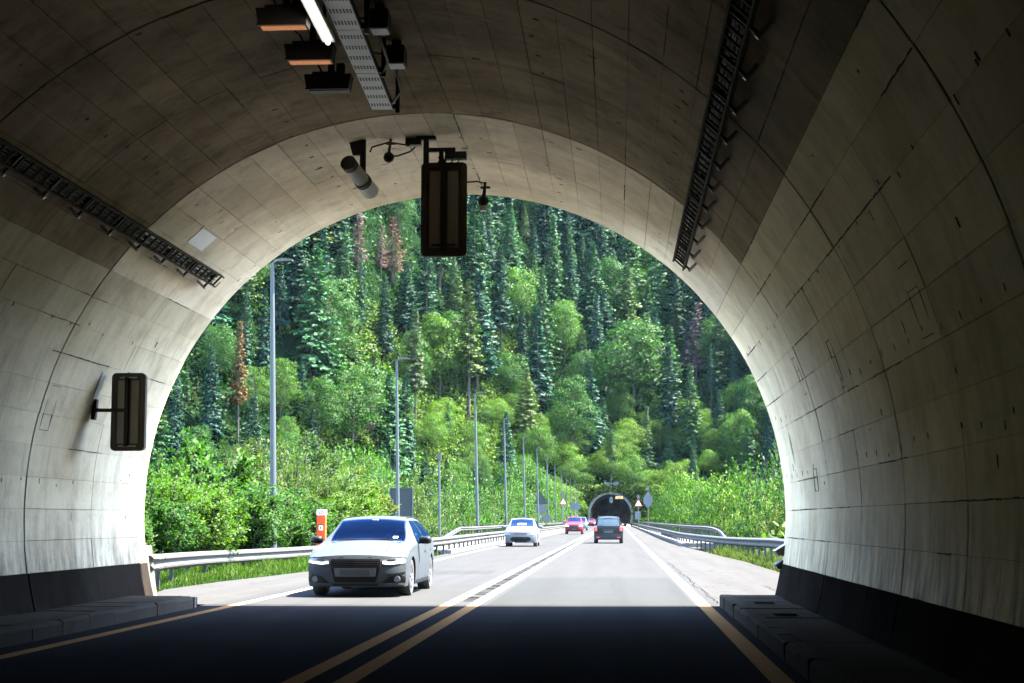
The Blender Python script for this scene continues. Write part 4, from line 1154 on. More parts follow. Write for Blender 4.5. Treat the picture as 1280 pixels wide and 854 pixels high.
for pl in (it, mirror_poly(it)): A6.fascia(ra, 'side_intake', pl, gloss_blk, .010)
for sx in (-1, 1):
    yy = -L/2 + A6.yf(.72, .33) - .02
    fg = MB(); fg.tube([(sx*.74,yy-.0,.325),(sx*.74,yy+.06,.325)], .055, 16); fg.build('fog_lamp', head_off, ra, world=False)
bl = [(.52,.415),(.70,.425),(.885,.455),(.885,.475),(.70,.447),(.52,.432)]
for pl in (bl, mirror_poly(bl)): A6.fascia(ra, 'bumper_crease', pl, silver, .022)
A6.fascia(ra, 'lower_lip', [(-.40,.205),(.40,.205),(.40,.24),(-.40,.24)], gloss_blk, .012)
lip = [(.42,.215),(.86,.215),(.88,.245),(.44,.25)]
for pl in (lip, mirror_poly(lip)): A6.fascia(ra, 'lower_lip', pl, silver, .03)
A6.mirrors(ra, -.62, 1.0, gloss_blk)
A6.wheel_set(ra, .24, 5)
for sx in (-1, 1):
    MB().tube([(sx*.595,.0,1.39),(sx*.595,.12,1.43),(sx*.595,1.4,1.425),(sx*.595,1.62,1.37)], .014, 6).build('roof_rail', gloss_blk, ra, world=False)
for sx in (-1, 1):
    MB().tube([(sx*.50,A6.wy(y,sx*.5,.9),A6.top(y)-.045*(.5/(A6.wr(y)*.935))**2+.004) for y in (-2.2,-1.8,-1.4,-1.12)], .008, 6).build('bonnet_crease', silver, ra, smooth=True, world=False)
MB().bar((-.55,-1.06,1.012),(.5,-1.045,1.02), .03, .02).build('wiper', M['black'], ra, world=False)

# --- generic small hatch / SUV, front towards us
def front_car(name, X, Y, label, L, W, H, mat, lights, grille, tall=False, lit=False, plate=True):
    nose = .78*H/1.46 if not tall else .95
    c = Car(L, W,
        top=[(-L/2,nose),(-L/2+.25,nose+.06),(-L/2+.8,nose+.17),(-L/2+.98,nose+.24),(-L/2+1.35,H-.28),(-L/2+1.75,H-.05),(-L/2+2.2,H),(L/2-.9,H-.02),(L/2-.45,H-.1),(L/2-.15,nose+.2),(L/2,nose+.1)],
        belt=[(-L/2,nose-.08),(-L/2+.6,nose+.05),(-L/2+1.4,nose+.15),(L/2-.4,nose+.22),(L/2,nose+.05)],
        wr=[(-L/2,.80),(-L/2+.9,.82),(-L/2+1.1,.80),(-L/2+1.8,.68),(L/2-.8,.66),(L/2-.3,.70),(L/2,.78)],
        plan=[(-L/2,.95),(-L/2+.5,.98),(0,1.0),(L/2-.6,.98),(L/2,.93)],
        wheels=[(-L/2+.78,.32 if not tall else .36),(L/2-.72,.32 if not tall else .36)], zbot=.2 if not tall else .26, bow=.24, lean=.05)
    r = place(name, X, Y+L/2, label, 0)
    c.body(r, mat)
    c.screen(r, 'windscreen', -L/2+1.05, -L/2+1.72, .88, .93, glassm)
    c.screen(r, 'rear_window', L/2-.42, L/2-.2, .9, .9, glassm)
    zb = nose+.19
    c.side(r, 'side_window', [(-L/2+1.35,zb),(.1,zb+.02),(.08,H-.12),(-L/2+1.85,H-.13)], glassm)
    c.side(r, 'side_window', [(.18,zb+.02),(L/2-.75,zb+.06),(L/2-.95,H-.14),(.16,H-.12)], glassm)
    for pl in (lights, mirror_poly(lights)): c.fascia(r, 'headlamp', pl, head_on if lit else head_off, .012)
    c.fascia(r, 'grille', grille, gloss_blk, .012)
    if plate: c.fascia(r, 'number_plate', [(-.26,.42),(.26,.42),(.26,.53),(-.26,.53)], M['white'] if not tall else grey_pl, .03, cuts=1)
    c.fascia(r, 'lower_lip', [(-W*.8,.22 if not tall else .28),(W*.8,.22 if not tall else .28),(W*.8,.27 if not tall else .34),(-W*.8,.27 if not tall else .34)], gloss_blk, .012)
    c.mirrors(r, -L/2+1.35, zb+.04, mat); c.wheel_set(r, .2, 5)
    return c, r
white = carpaint('white_paint', (.055,.057,.059), 0, .45); redp = carpaint('red_paint', (.062,.0025,.005), 0, .4); tealp = carpaint('teal_paint', (.03,.055,.06), 0, .35); blackp = carpaint('black_paint', (.004,.0045,.0055), 0, .3)
c_, r_ = front_car('hatchback', -4.97, 83.2, 'white hatchback approaching in the oncoming lane behind the silver car', 3.95, .86, 1.48, white,
    [(.50,.60),(.74,.60),(.84,.66),(.82,.80),(.72,.80),(.60,.70)], [(-.42,.50),(.42,.50),(.56,.40),(.44,.28),(-.44,.28),(-.56,.40)], plate=False)
c_.screen(r_, 'windscreen_card', -3.95/2+1.20, -3.95/2+1.32, .34, .34, M['white'], .012, 3)
c_.fascia(r_, 'upper_grille', [(-.34,.66),(.34,.66),(.34,.69),(-.34,.69)], gloss_blk, .014)
front_car('red_car', -4.15, 156, 'red car with bright headlamp farther along the oncoming lane', 4.3, .90, 1.70, redp,
    [(.50,.76),(.80,.74),(.86,.86),(.80,.90),(.55,.86)], [(-.5,.84),(.5,.84),(.46,.70),(.3,.42),(-.3,.42),(-.46,.70)], True, True)
front_car('teal_car', -4.75, 212, 'pale teal car half hidden behind the nearer red car', 4.5, .92, 1.78, tealp,
    [(.50,.76),(.80,.74),(.86,.86),(.80,.90),(.55,.86)], [(-.5,.80),(.5,.80),(.46,.60),(-.46,.60)], True, False)
front_car('red_car', -4.6, 290, 'distant red car near the far tunnel, left of the black car', 4.2, .88, 1.6, redp,
    [(.50,.76),(.80,.74),(.86,.86),(.80,.90),(.55,.86)], [(-.5,.80),(.5,.80),(.46,.60),(-.46,.60)], True, True)

# --- black people carrier, rear towards us (built front at -y, turned round)
L, W, H = 4.28, .875, 1.60
mv = Car(L, W,
    top=[(-L/2,.85),(-1.85,.95),(-1.4,1.08),(-1.2,1.15),(-.6,1.45),(-.2,1.57),(.3,1.605),(1.2,1.59),(1.8,1.55),(2.02,1.52),(L/2,1.48)],
    belt=[(-L/2,.78),(-1.3,.95),(0,1.0),(1.4,1.04),(L/2,1.02)],
    wr=[(-L/2,.78),(-1.3,.82),(-.4,.72),(.6,.70),(1.6,.70),(L/2,.70)],
    plan=[(-L/2,.92),(-1.5,.98),(0,1.0),(1.5,1.0),(L/2,.965)],
    wheels=[(-1.38,.31),(1.38,.31)], zbot=.22, bow=.25, rbow=.12, rlean=.45)
rb = place('people_carrier', -.50, 95+L/2, 'black people carrier with red tail lamps driving away ahead', math.pi)
# local +y is the rear; turned by 180 degrees it faces the camera
mv.body(rb, blackp)
mv.screen(rb, 'windscreen', -1.18, -.3, .88, .92, glassm)
rearg = simple('rear_glass', (.02,.032,.038), .2, 0, .3, 0)
mv.fascia(rb, 'rear_window', [(-.66,1.02),(.66,1.02),(.58,1.42),(-.58,1.42)], rearg, .01, True)
tl = [(.66,.72),(.80,.72),(.83,1.02),(.72,1.06),(.67,.95)]
for pl in (tl, mirror_poly(tl)): mv.fascia(rb, 'tail_lamp', pl, tail_on, .02, True)
mv.fascia(rb, 'bumper', [(-.82,.28),(.82,.28),(.83,.56),(-.83,.56)], simple('dark_bumper', (.007,.008,.009), .6, 0, .2), .05, True)
mv.fascia(rb, 'number_plate', [(-.26,.62),(.26,.62),(.26,.73),(-.26,.73)], grey_pl, .025, True, 1)
mv.fascia(rb, 'plate_trim', [(-.34,.78),(.34,.78),(.34,.80),(-.34,.80)], M['dsteel'], .03, True, 1)
for sx in (-1, 1): mv.fascia(rb, 'reflector', [(sx*.6-.1,.33),(sx*.6+.1,.33),(sx*.6+.1,.38),(sx*.6-.1,.38)], tail_on, .06, True, 1)
mv.side(rb, 'side_window', [(-.75,1.04),(.35,1.06),(.35,1.46),(-.3,1.45)], glassm)
mv.side(rb, 'side_window', [(.43,1.06),(1.3,1.08),(1.25,1.46),(.43,1.46)], glassm)
mv.side(rb, 'side_window', [(1.38,1.08),(1.8,1.10),(1.72,1.42),(1.33,1.45)], glassm)
mv.mirrors(rb, -.75, 1.08, blackp, 1.1); mv.wheel_set(rb, .2, 5)
for sx in (-1, 1): MB().tube([(sx*.58,-.2,1.56),(sx*.58,0,1.63),(sx*.58,1.7,1.62),(sx*.58,1.85,1.54)], .02, 6).build('roof_rail', gloss_blk, rb, world=False)

# ================================================================== VEGETATION
def unit(a): return a/np.maximum(np.linalg.norm(a, axis=-1, keepdims=True), 1e-9)
def quads(name, C, A, B, l, w, mat, N=None):
    """leaf-shaped quads: base C, along A (length l), half width w along B; N = outward side of the crown"""
    C, A, B = np.asarray(C, float), np.asarray(A, float), np.asarray(B, float)
    fn = np.cross(B, A)
    if N is not None:
        N = unit(np.asarray(N, float)); sg = np.where((fn*N).sum(1) < 0, -1.0, 1.0)[:, None]; B = B*sg; fn = fn*sg
    l = np.asarray(l)[:, None]; w = np.asarray(w)[:, None]
    V = np.stack([C, C+A*l*.45+B*w, C+A*l, C+A*l*.45-B*w], 1).reshape(-1, 3)
    n = len(C); me = bpy.data.meshes.new(name)
    me.vertices.add(4*n); me.loops.add(4*n); me.polygons.add(n)
    me.vertices.foreach_set('co', V.astype(np.float32).ravel())
    me.loops.foreach_set('vertex_index', np.arange(4*n, dtype=np.int32))
    me.polygons.foreach_set('loop_start', np.arange(0, 4*n, 4, dtype=np.int32))
    me.materials.append(mat); me.update(calc_edges=True)
    if N is not None:
        me.polygons.foreach_set('use_smooth', np.ones(n, bool))
        vn = np.repeat(unit(unit(fn)*.40 + N*.60), 4, 0)
        me.normals_split_custom_set_from_vertices(vn.astype(np.float32))
    return me
def frames(A, rng, droop=0.0):
    r = rng.normal(size=A.shape); B = unit(np.cross(A, r)); return B
def spruce(seed, H=25.0, rmax=4.4, tiers=46, first=.10, sparse=1.0, dead=False):
    rng = np.random.default_rng(seed); C, A, B, l, w = [], [], [], [], []
    m = MB(); bend = rng.normal(0, .3, 2)
    ax = lambda z: np.array([bend[0]*(z/H)**2, bend[1]*(z/H)**2, z])
    m.tube([ax(z) for z in np.linspace(-1.0, H*.98, 9)], list(np.linspace(.30, .03, 9)), 7)
    asym = rng.uniform(0, 6.28); lob = rng.uniform(.8, 1.15, 12)
    for t in np.linspace(first, .985, tiers):
        n = int(rng.integers(5, 8)*sparse) + 1
        for k in range(n):
            tt = min(.995, max(first*.8, t + rng.normal(0, .012))); z = tt*H
            prof = (1-tt)**.80*min(1, (tt-first+.10)/.14)
            a = rng.uniform(0, 6.283); Lb = max(.3, rmax*prof*rng.uniform(.6, 1.12)*lob[int(a/6.284*12)]*(1+.12*math.cos(a-asym)))
            up = lerp(-.38, .55, tt**1.6) + rng.normal(0, .12)
            d0 = np.array([math.cos(a), math.sin(a), up]); d0 /= np.linalg.norm(d0)
            sd = np.array([-math.sin(a), math.cos(a), 0]); st = ax(z)
            if Lb > 1.0: m.tube([st, st+d0*Lb*.6+np.array([0,0,-.05*Lb])], [.04, .012], 3, cap=False)
            steps = max(2, int(Lb/.29))
            for q in range(steps):
                u = (q+.7)/steps
                if u < .25 and rng.random() < .6: continue
                c = st + d0*Lb*u + np.array([0, 0, -.12*Lb*u*u + .06*Lb*u**4])
                for s in (-1, 1, 0):
                    if dead and rng.random() < .45: continue
                    dr = d0*(.7 if s else 1.0) + sd*s*rng.uniform(.5, 1.1) + np.array([0, 0, rng.uniform(-1.0, .05) if not dead else rng.uniform(-.6, .6)]); dr /= np.linalg.norm(dr)
                    C.append(c + rng.normal(0, .06, 3)); A.append(dr)
                    bb = np.cross(dr, rng.normal(size=3)*.7 + np.array([0, 0, .7])); B.append(bb/np.linalg.norm(bb))
                    l.append((1.0-.3*u)*rng.uniform(.6, 1.2)*(.6+.4*prof)); w.append((rng.uniform(.16, .32)*(.6+.4*prof) if not dead else .08))
    C = np.array(C); rad = unit(C*np.array([1, 1, 0.0]) + 1e-6)
    crown = quads('crown', C, np.array(A), np.array(B), l, w, M['needle'] if not dead else M['twig'], rad + np.array([0, 0, .45]))
    return new_mesh('trunk', m.v, m.f, M['bark'], True), crown
def broadleaf(seed, H=14.0, W=9.0, lobes=18, n=9000, leaf=.34, trunk=.22, base=.22, droop=0.0, mat='leaf', narrow=.32):
    rng = np.random.default_rng(seed); m = MB()
    m.tube([(0,0,-.8),(rng.normal(0,.1),rng.normal(0,.1),H*.25),(rng.normal(0,.3),rng.normal(0,.3),H*.6),(rng.normal(0,.3),rng.normal(0,.3),H*.85)], [trunk,trunk*.8,trunk*.45,trunk*.15], 7)
    LC, LR = [], []
    for i in range(lobes):
        t = (i+.5)/lobes; z = H*lerp(base+.08, .93, t); rad = W/2*math.sin(math.pi*min(1, .22+.72*t))**.8
        a = i*2.4+rng.uniform(-.5, .5); q = rng.uniform(.45, .85)
        LC.append((rad*q*math.cos(a), rad*q*math.sin(a), z)); LR.append(W*rng.uniform(.15, .25)*(1.1-.35*t))
        p = np.array(LC[-1]); s0 = np.array([0, 0, max(.1, z-H*rng.uniform(.12, .25))])
        m.tube([s0, (s0+p)/2+np.array([0,0,.3]), p], [trunk*.35, trunk*.22, trunk*.08], 5, cap=False)
    LC = np.array(LC); LR = np.array(LR)
    pr = LR**2; idx = rng.choice(lobes, n, p=pr/pr.sum())
    dv = unit(rng.normal(size=(n, 3))); dv[:, 2] = np.abs(dv[:, 2])*np.where(rng.random(n) < .72, 1, -1)
    rr = rng.normal(1.0, .17, n).clip(.45, 1.35)
    C = LC[idx] + dv*(LR[idx]*rr)[:, None]*np.array([1.05, 1.05, .82])
    A = unit(dv*.6 + rng.normal(size=(n, 3))*.6 + np.array([0, 0, -.15-droop]))
    nrm = unit(dv + rng.normal(size=(n, 3))*.55 + np.array([0, 0, .5])); B = unit(np.cross(A, nrm))
    l = leaf*rng.uniform(.6, 1.35, n); w = l*narrow*rng.uniform(.8, 1.2, n)
    return new_mesh('trunk', m.v, m.f, M['bark'], True), quads('crown', C, A, B, l, w, M[mat], dv + .35*unit(C-np.array([0, 0, H*.5])) + np.array([0, 0, .2]))
def shrub(seed, H=3.2, W=3.0, stems=16, per=420, leaf=.13, narrow=.34, upright=.6):
    rng = np.random.default_rng(seed); m = MB(); C, A, D = [], [], []
    for i in range(stems):
        a = rng.uniform(0, 6.283); q = math.sqrt(rng.uniform(0, 1)); out = np.array([math.cos(a), math.sin(a), 0])*q*W/2
        hh = H*(1-.38*q*q)*rng.uniform(.72, 1.08); b = out*.25; tip = out*rng.uniform(.85, 1.15)+np.array([0, 0, hh])
        ctrl = b*.3+out*.5+np.array([0, 0, hh*upright])
        pts = [(1-t)**2*b+2*t*(1-t)*ctrl+t*t*tip for t in np.linspace(0, 1, 6)]
        pts[0] = pts[0]+np.array([0, 0, -.4])
        m.tube(pts, list(np.linspace(.035, .008, 6)), 4, cap=False)
        n = per; t = rng.uniform(.10, 1.0, n)**.8
        P = ((1-t)**2)[:, None]*b+(2*t*(1-t))[:, None]*ctrl+(t*t)[:, None]*tip
        # short side twigs carry the leaves in sprays
        tw = rng.integers(0, 26, n); rs = np.random.default_rng(seed*97+i)
        td = unit(rs.normal(size=(26, 3))+np.array([0, 0, .15])); tl_ = rs.uniform(.15, .55, 26)*W/3.0; tt = rs.uniform(.12, .98, 26)
        t = np.clip(tt[tw]+rng.normal(0, .02, n), .05, 1); P = ((1-t)**2)[:, None]*b+(2*t*(1-t))[:, None]*ctrl+(t*t)[:, None]*tip
        P = P + td[tw]*(tl_[tw]*rng.uniform(.2, 1, n))[:, None] + rng.normal(0, .05, (n, 3))
        C.append(P); A.append(unit(td[tw]+rng.normal(size=(n, 3))*.8+np.array([0, 0, -.1]))); D.append(td[tw])
    C = np.concatenate(C); A = np.concatenate(A); D = np.concatenate(D); n = len(C)
    nrm = unit(rng.normal(size=(n, 3))*.6+np.array([0, 0, 1.0])+D*.4); B = unit(np.cross(A, nrm))
    l = leaf*rng.uniform(.6, 1.35, n)
    return new_mesh('stem', m.v, m.f, M['bark'], True), quads('foliage', C, A, B, l, l*narrow, M['leaf'], D*.7 + unit(C-np.array([0, 0, H*.35]))*.7 + np.array([0, 0, .3]))

SPR = [spruce(s, 25, rm, ti, fi) for s, rm, ti, fi in ((1,4.6,50,.08),(2,4.0,48,.12),(3,5.0,50,.06),(4,3.8,42,.30),(5,4.3,48,.18),(6,3.5,46,.10))]
LARCH = [spruce(s, 25, rm, 42, fi, .7) for s, rm, fi in ((11,4.2,.22),(12,3.6,.35))]
DEAD = [spruce(s, 20, 3.0, 44, .2, .9, True) for s in (21, 22)]
BRD = [broadleaf(s, H, W, lo, 8000) for s, H, W, lo in ((31,15,10,18),(32,18,9.5,22),(33,13,10,15),(34,20,11,24),(35,12,8,14))]
BUSHY = [broadleaf(s, 6, 6.5, 16, 9000, .17, .1, .05) for s in (41, 42, 43)]
BIGS = [shrub(s, 9, 8, 34, 420, .17, .36, .65) for s in (71, 72)]
BIGW = [shrub(s, 9, 7.5, 36, 400, .17, .2, .75) for s in (73, 74)]
SHR = [shrub(s, 3.2, 3.0, 20, 560, lf, na, up) for s, lf, na, up in ((51,.10,.36,.6),(52,.09,.36,.7),(53,.125,.42,.6))]
WIL = [shrub(s, 3.6, 3.0, 24, 520, .10, .18, .75) for s in (61, 62)]

def zone(px_, py_):
    if px_ < 335: a = 'left of the nearest lamp'
    elif px_ < 415: a = 'just right of the nearest lamp'
    elif px_ < 495: a = 'just left of the second lamp'
    elif px_ < 560: a = 'left of the hanging panel'
    elif px_ < 640: a = 'right of the hanging panel'
    elif px_ < 720: a = 'left above the far tunnel'
    elif px_ < 830: a = 'straight above the far tunnel'
    else: a = 'at the right edge of the opening'
    b = 'near the top' if py_ < 300 else 'high up' if py_ < 380 else 'halfway up' if py_ < 480 else 'low down'
    return b, a
NUM = ['leftmost', 'second', 'third', 'fourth', 'fifth', 'sixth', 'seventh', 'eighth', 'ninth', 'tenth', 'eleventh', 'twelfth', 'thirteenth', 'fourteenth', 'fifteenth', 'sixteenth', 'seventeenth', 'eighteenth', 'nineteenth', 'twentieth']
GROUPED = {}
def number_off():
    """things that differ only by place are told apart by their order from the left"""
    for (noun, where), rs in GROUPED.items():
        rs.sort(key=lambda r: pix(r.location)[0])
        for i, r in enumerate(rs):
            r['group'] = f'{noun}s {where}'
            r['label'] = f'{noun} {where}' if len(rs) == 1 else (f'leftmost {noun} {where}' if i == 0 else f'rightmost {noun} {where}' if i == len(rs)-1 else f'{NUM[min(i, 19)]} {noun} from left {where}')
TREES = []
def plant(name, meshes, p, h, h0, wscale, col, label, cat, group=None, rot=None, parts=('trunk', 'crown')):
    r = bpy.data.objects.new(name, None); COL.objects.link(r); r.location = p
    k = h/h0; r.scale = (k*wscale, k*wscale, k); r.rotation_euler = (0, 0, random.uniform(0, 6.28) if rot is None else rot)
    tag(r, label, cat, group)
    for me, nm in zip(meshes, parts):
        o = obj(nm, me, r); o.color = (*col, 1)
    TREES.append((p.x, p.y)); return r
random.seed(77)
def jit(c, k=.18):
    e = random.uniform(1-k, 1+k); return (c[0]*e*random.uniform(.9,1.1), c[1]*e, c[2]*e*random.uniform(.85,1.15))
CON = (.0075,.032,.0225); CONL = (.018,.054,.021); DEC = (.016,.046,.010); DECL = (.030,.068,.010)
KEY = [  # x, base y, top y, kind, colour, width, label or None
 (217,575,470,'s',CON,1.0,'dark spruce against the left edge of the tunnel opening'),
 (297,560,402,'l',(.05,.03,.011),.9,'spruce with orange brown browning needles left of the nearest lamp'),
 (304,490,355,'s',CON,.95,None), (262,560,432,'s',CON,1.1,None), (272,485,408,'b',DEC,.9,None), (350,420,322,'s',CON,1.1,None),
 (232,520,455,'s',CONL,1.0,None), (330,470,360,'s',CON,.9,None),
 (408,480,345,'b',DEC,1.05,'broad rounded green tree right of the nearest street lamp'), (427,410,290,'s',CONL,1.1,None), (450,425,318,'l',CON,.8,None),
 (447,345,266,'d',(.105,.058,.062),1.6,'pinkish dead spruce high up, left one'), (490,360,270,'d',(.11,.062,.066),2.0,'pinkish dead spruce high up, broad right one'), (476,350,282,'d',(.095,.058,.06),1.4,'slender pinkish dead spruce high up, middle one'),
 (376,530,444,'s',CON,1.1,None), (398,565,470,'b',DEC,1.0,None), (440,570,455,'b',DEC,1.1,None), (463,556,478,'d',(.07,.055,.054),1.4,'greyish dead tree low on the slope left of the second lamp'),
 (480,450,342,'s',CON,1.0,None), (533,400,318,'s',CONL,1.1,None), (566,415,318,'s',CONL,1.0,None), (519,545,386,'l',(.03,.046,.02),1.15,'tall grey green conifer behind the top of the second lamp'), (549,500,392,'b',DECL,.9,None),
 (586,530,352,'l',(.036,.054,.012),1.2,'tall yellowish green conifer standing on the sunny clearing'), (626,455,308,'s',CON,1.2,'large dark spruce just right of the hanging panel'), (653,460,380,'s',CON,.9,None), (690,410,268,'s',CONL,1.1,None),
 (728,365,292,'s',CONL,1.1,None), (706,460,374,'b',DECL,.9,None), (640,350,258,'s',CON,1.0,None), (676,460,332,'s',CONL,.9,None), (560,345,262,'s',CON,1.0,None), (610,350,255,'s',CON,1.0,None), (712,370,270,'s',CONL,1.0,None),
 (768,415,322,'b',DEC,.9,None), (745,490,368,'s',CON,1.15,None), (792,520,402,'b',DEC,1.1,'big round tree lit along its right side above the far tunnel'), (778,380,300,'s',CON,1.1,None), (815,420,335,'s',CONL,1.0,None),
 (870,480,378,'d',(.085,.064,.07),1.6,'pale pinkish bare tree near the right edge of the opening'), (845,440,338,'s',CON,1.0,None), (889,520,430,'l',CON,.7,None), (918,500,425,'l',CON,.7,None), (864,575,455,'s',CONL,1.25,None), (907,595,515,'s',CON,1.1,None), (924,600,512,'b',DECL,.8,None),
 (808,590,508,'s',CONL,1.2,None), (838,605,528,'s',CONL,1.3,None), (765,600,528,'s',CONL,1.2,None), (715,580,470,'b',DEC,1.0,None), (730,505,440,'b',DEC,.9,None), (958,600,520,'s',CON,1.0,None), (945,560,470,'b',DEC,.9,None), (900,470,390,'b',DEC,.9,None),
]
FOREST_N = {'s': 0, 'b': 0}
for x, yb, yt, kind, col, wd, lab in KEY:
    p = ground_hit(x, yb, 200)
    if p is None: continue
    h = (at(x, yt, p.y).z - p.z)
    bz, az = zone(x, (yb+yt)/2)
    sp = {'s': SPR, 'l': LARCH, 'd': DEAD, 'b': BRD}[kind]; i = random.randrange(len(sp))
    h0 = {'s': 25, 'l': 25, 'd': 20}.get(kind) or (15,18,13,20,12)[i]
    nm = {'s': 'spruce_tree', 'l': 'spruce_tree', 'd': 'dead_tree', 'b': 'broadleaf_tree'}[kind]
    word = {'s': 'spruce', 'l': 'thin crowned spruce', 'b': 'broadleaf tree', 'd': 'dead tree'}[kind]
    if kind == 'b': wd *= min(1.5, max(.7, 1.0))
    r = plant(nm, sp[i], p, h, h0, wd, jit(col, .08), lab or 'tree', 'tree')
    if not lab: GROUPED.setdefault((f'tall {word}', f'{bz} {az}'), []).append(r)
# the rest of the forest; the notable trees stay in view
NOTABLE = [(k[0], k[1], k[3]) for k in KEY if k[6] or k[3] == 'd']
rng = np.random.default_rng(8)
pts = list(TREES); tries = 0; made = 0
while tries < 20000 and made < 420:
    tries += 1
    X = rng.uniform(-135, 62); s = rng.uniform(2, 185)
    Yf = 362-112*float(_ss((-X-8)/75))-45*float(_ss((X-14)/45)); Y = Yf+s
    z = hz(X, Y); px_, py_ = pix((X, Y, z))
    if not (110 < px_ < 1080 and 130 < py_ < 640) or math.hypot(px_-590, py_-645) > 445: continue
    if 150 < px_ and (X+1.44)**2+(Y-PY)**2 < 15**2: continue
    clear = (490 < px_ < 655 and 505 < py_ < 620) or (640 < px_ < 760 and abs(py_-(575-.55*(px_-640))) < 32)
    if clear and rng.random() < .98: continue
    if any(abs(px_-kx_) < (17 if kk == 'd' else 12) and -6 < py_-kb_ < 75 for kx_, kb_, kk in NOTABLE): continue
    md = 6.3 if s > 25 else 6.6
    if any((X-a)**2+(Y-b)**2 < md*md for a, b in pts): continue
    pts.append((X, Y)); made += 1
    bz, az = zone(px_, py_-40)
    low = s < 40
    if rng.random() < (.5 if low else .84):
        k = rng.random(); col = CON if k < .5 else (CONL if k < .85 else (.034,.058,.018)); L_ = LARCH if rng.random() < .1 else SPR
        i = rng.integers(len(L_)); h = (rng.uniform(19, 32) if rng.random() < .75 else rng.uniform(10, 18))*(1 if s > 30 else .8)
        r = plant('spruce_tree', L_[i], Vector((X, Y, z)), h, 25, rng.uniform(1.15, 1.6), jit(col, .3), 'tree', 'tree'); GROUPED.setdefault(('forest spruce', f'{bz} {az}'), []).append(r)
    else:
        i = rng.integers(len(BRD)); h = rng.uniform(10, 19)*(1 if s > 30 else .75)
        r = plant('broadleaf_tree', BRD[i], Vector((X, Y, z)), h, (15,18,13,20,12)[i], rng.uniform(.9, 1.15), jit(DEC if rng.random() < .6 else DECL), 'tree', 'tree'); GROUPED.setdefault(('forest broadleaf tree', f'{bz} {az}'), []).append(r)
# bright bushes round the far portal and in the clearing
made = 0; tries = 0; bp = []
while made < 95 and tries < 5000:
    tries += 1
    X = rng.uniform(-75, 45); s = rng.uniform(-18, 42)
    Yf = 362-112*float(_ss((-X-8)/75))-45*float(_ss((X-14)/45)); Y = Yf+s; z = hz(X, Y)
    px_, py_ = pix((X, Y, z))
    if not (440 < px_ < 940): continue
    if abs(X+1.44) < 7.0 and Y < PY+.6: continue
    if -10.5 < X < 7.5 and Y < PY: continue
    if any((X-a)**2+(Y-b)**2 < 3.4**2 for a, b in bp): continue
    bp.append((X, Y)); made += 1
    h = rng.uniform(4, 7.5)
    col = (.042,.082,.009) if rng.random() < .6 else (.028,.062,.009)
    side = 'beside the far tunnel, left' if X < -9 else ('beside the far tunnel, right' if X > 6.5 else 'above the far tunnel')
    if px_ < 640: side = 'on the clearing left of the bridge' if px_ > 540 else 'low on the slope by the second lamp'
    lv = 'lower' if py_ > 625 else 'upper'
    cw = 'bright bush' if col[0] > .035 else 'deep green bush'
    r = plant('bush', BUSHY[rng.integers(3)], Vector((X, Y, z)), h, 6, rng.uniform(.9, 1.25), jit(col), 'bush', 'bush'); GROUPED.setdefault((f'{lv} {cw}', side), []).append(r)
number_off()

# roadside shrubs and valley trees: x, depth, top y, width m, kind, colour
YG = (.034,.070,.005); MG = (.018,.050,.006); OL = (.030,.050,.011); YE = (.046,.064,.008); DGN = (.011,.033,.008)
NEAR = [
 (188,37,606,2.6,'s',MG), (205,41,585,2.8,'s',YG), (232,43,582,2.8,'s',YG), (214,47,560,2.8,'s',MG), (258,50,532,3.6,'m',MG), (285,49,558,3.2,'m',MG), (243,40,606,2.6,'s',YG), (275,43,600,2.8,'s',YG), (305,45,596,2.8,'s',MG), (322,55,545,3.6,'w',OL), (300,58,552,3.2,'w',OL),
 (332,50,600,2.8,'s',MG), (356,58,560,3.6,'w',OL), (385,60,545,4.4,'w',OL), (372,52,612,2.8,'s',MG), (402,58,590,3.4,'w',OL), (420,57,612,3.0,'s',YG), (432,60,592,3.2,'s',YG), (448,63,585,3.0,'s',YE), (425,66,575,3.8,'w',OL),
 (470,84,580,6.0,'w',MG), (525,86,596,6.0,'w',OL), (552,92,592,6.0,'w',OL), (540,80,620,5.0,'s',MG), (575,100,600,6.5,'w',MG), (515,110,570,7.5,'s',DGN), (560,120,580,7.5,'s',MG), (598,118,605,7.0,'w',OL), (620,135,604,7.0,'w',MG), (645,150,612,7.0,'s',MG), (585,150,585,8.0,'s',DGN), (630,180,588,9.0,'s',MG), (660,190,606,9.0,'w',OL), (675,220,600,9.0,'s',MG), (690,250,606,10,'s',YG), (655,260,580,11,'s',MG), (700,290,600,10,'s',YG), (480,120,560,8,'s',MG), (450,105,565,7,'s',MG),
 (975,44,612,3.2,'s',YE), (955,50,612,3.4,'s',YE), (930,55,616,3.4,'s',YE), (968,55,575,3.6,'m',MG), (905,60,622,3.4,'s',YE), (940,66,600,4.0,'s',YG), (990,60,585,4.0,'m',MG), (885,70,628,3.6,'s',MG), (910,80,596,5.5,'s',YG), (868,84,632,4.0,'w',OL), (890,95,605,6.0,'w',DGN), (865,105,600,6.5,'s',YG), (850,115,634,5.0,'w',DGN), (838,130,618,6.0,'s',MG), (880,130,590,8.0,'s',YG), (830,165,612,7.0,'s',YG), (845,190,600,9,'s',YG), (820,230,606,9,'s',MG), (808,280,604,10,'s',YG), (970,80,560,5.5,'s',MG), (930,110,580,8.0,'s',MG), (985,100,560,7,'s',DGN),
]
KIND = {'s': 'leafy shrub', 'm': 'large-leaved shrub', 'w': 'narrow-leaved shrub'}
order = {}
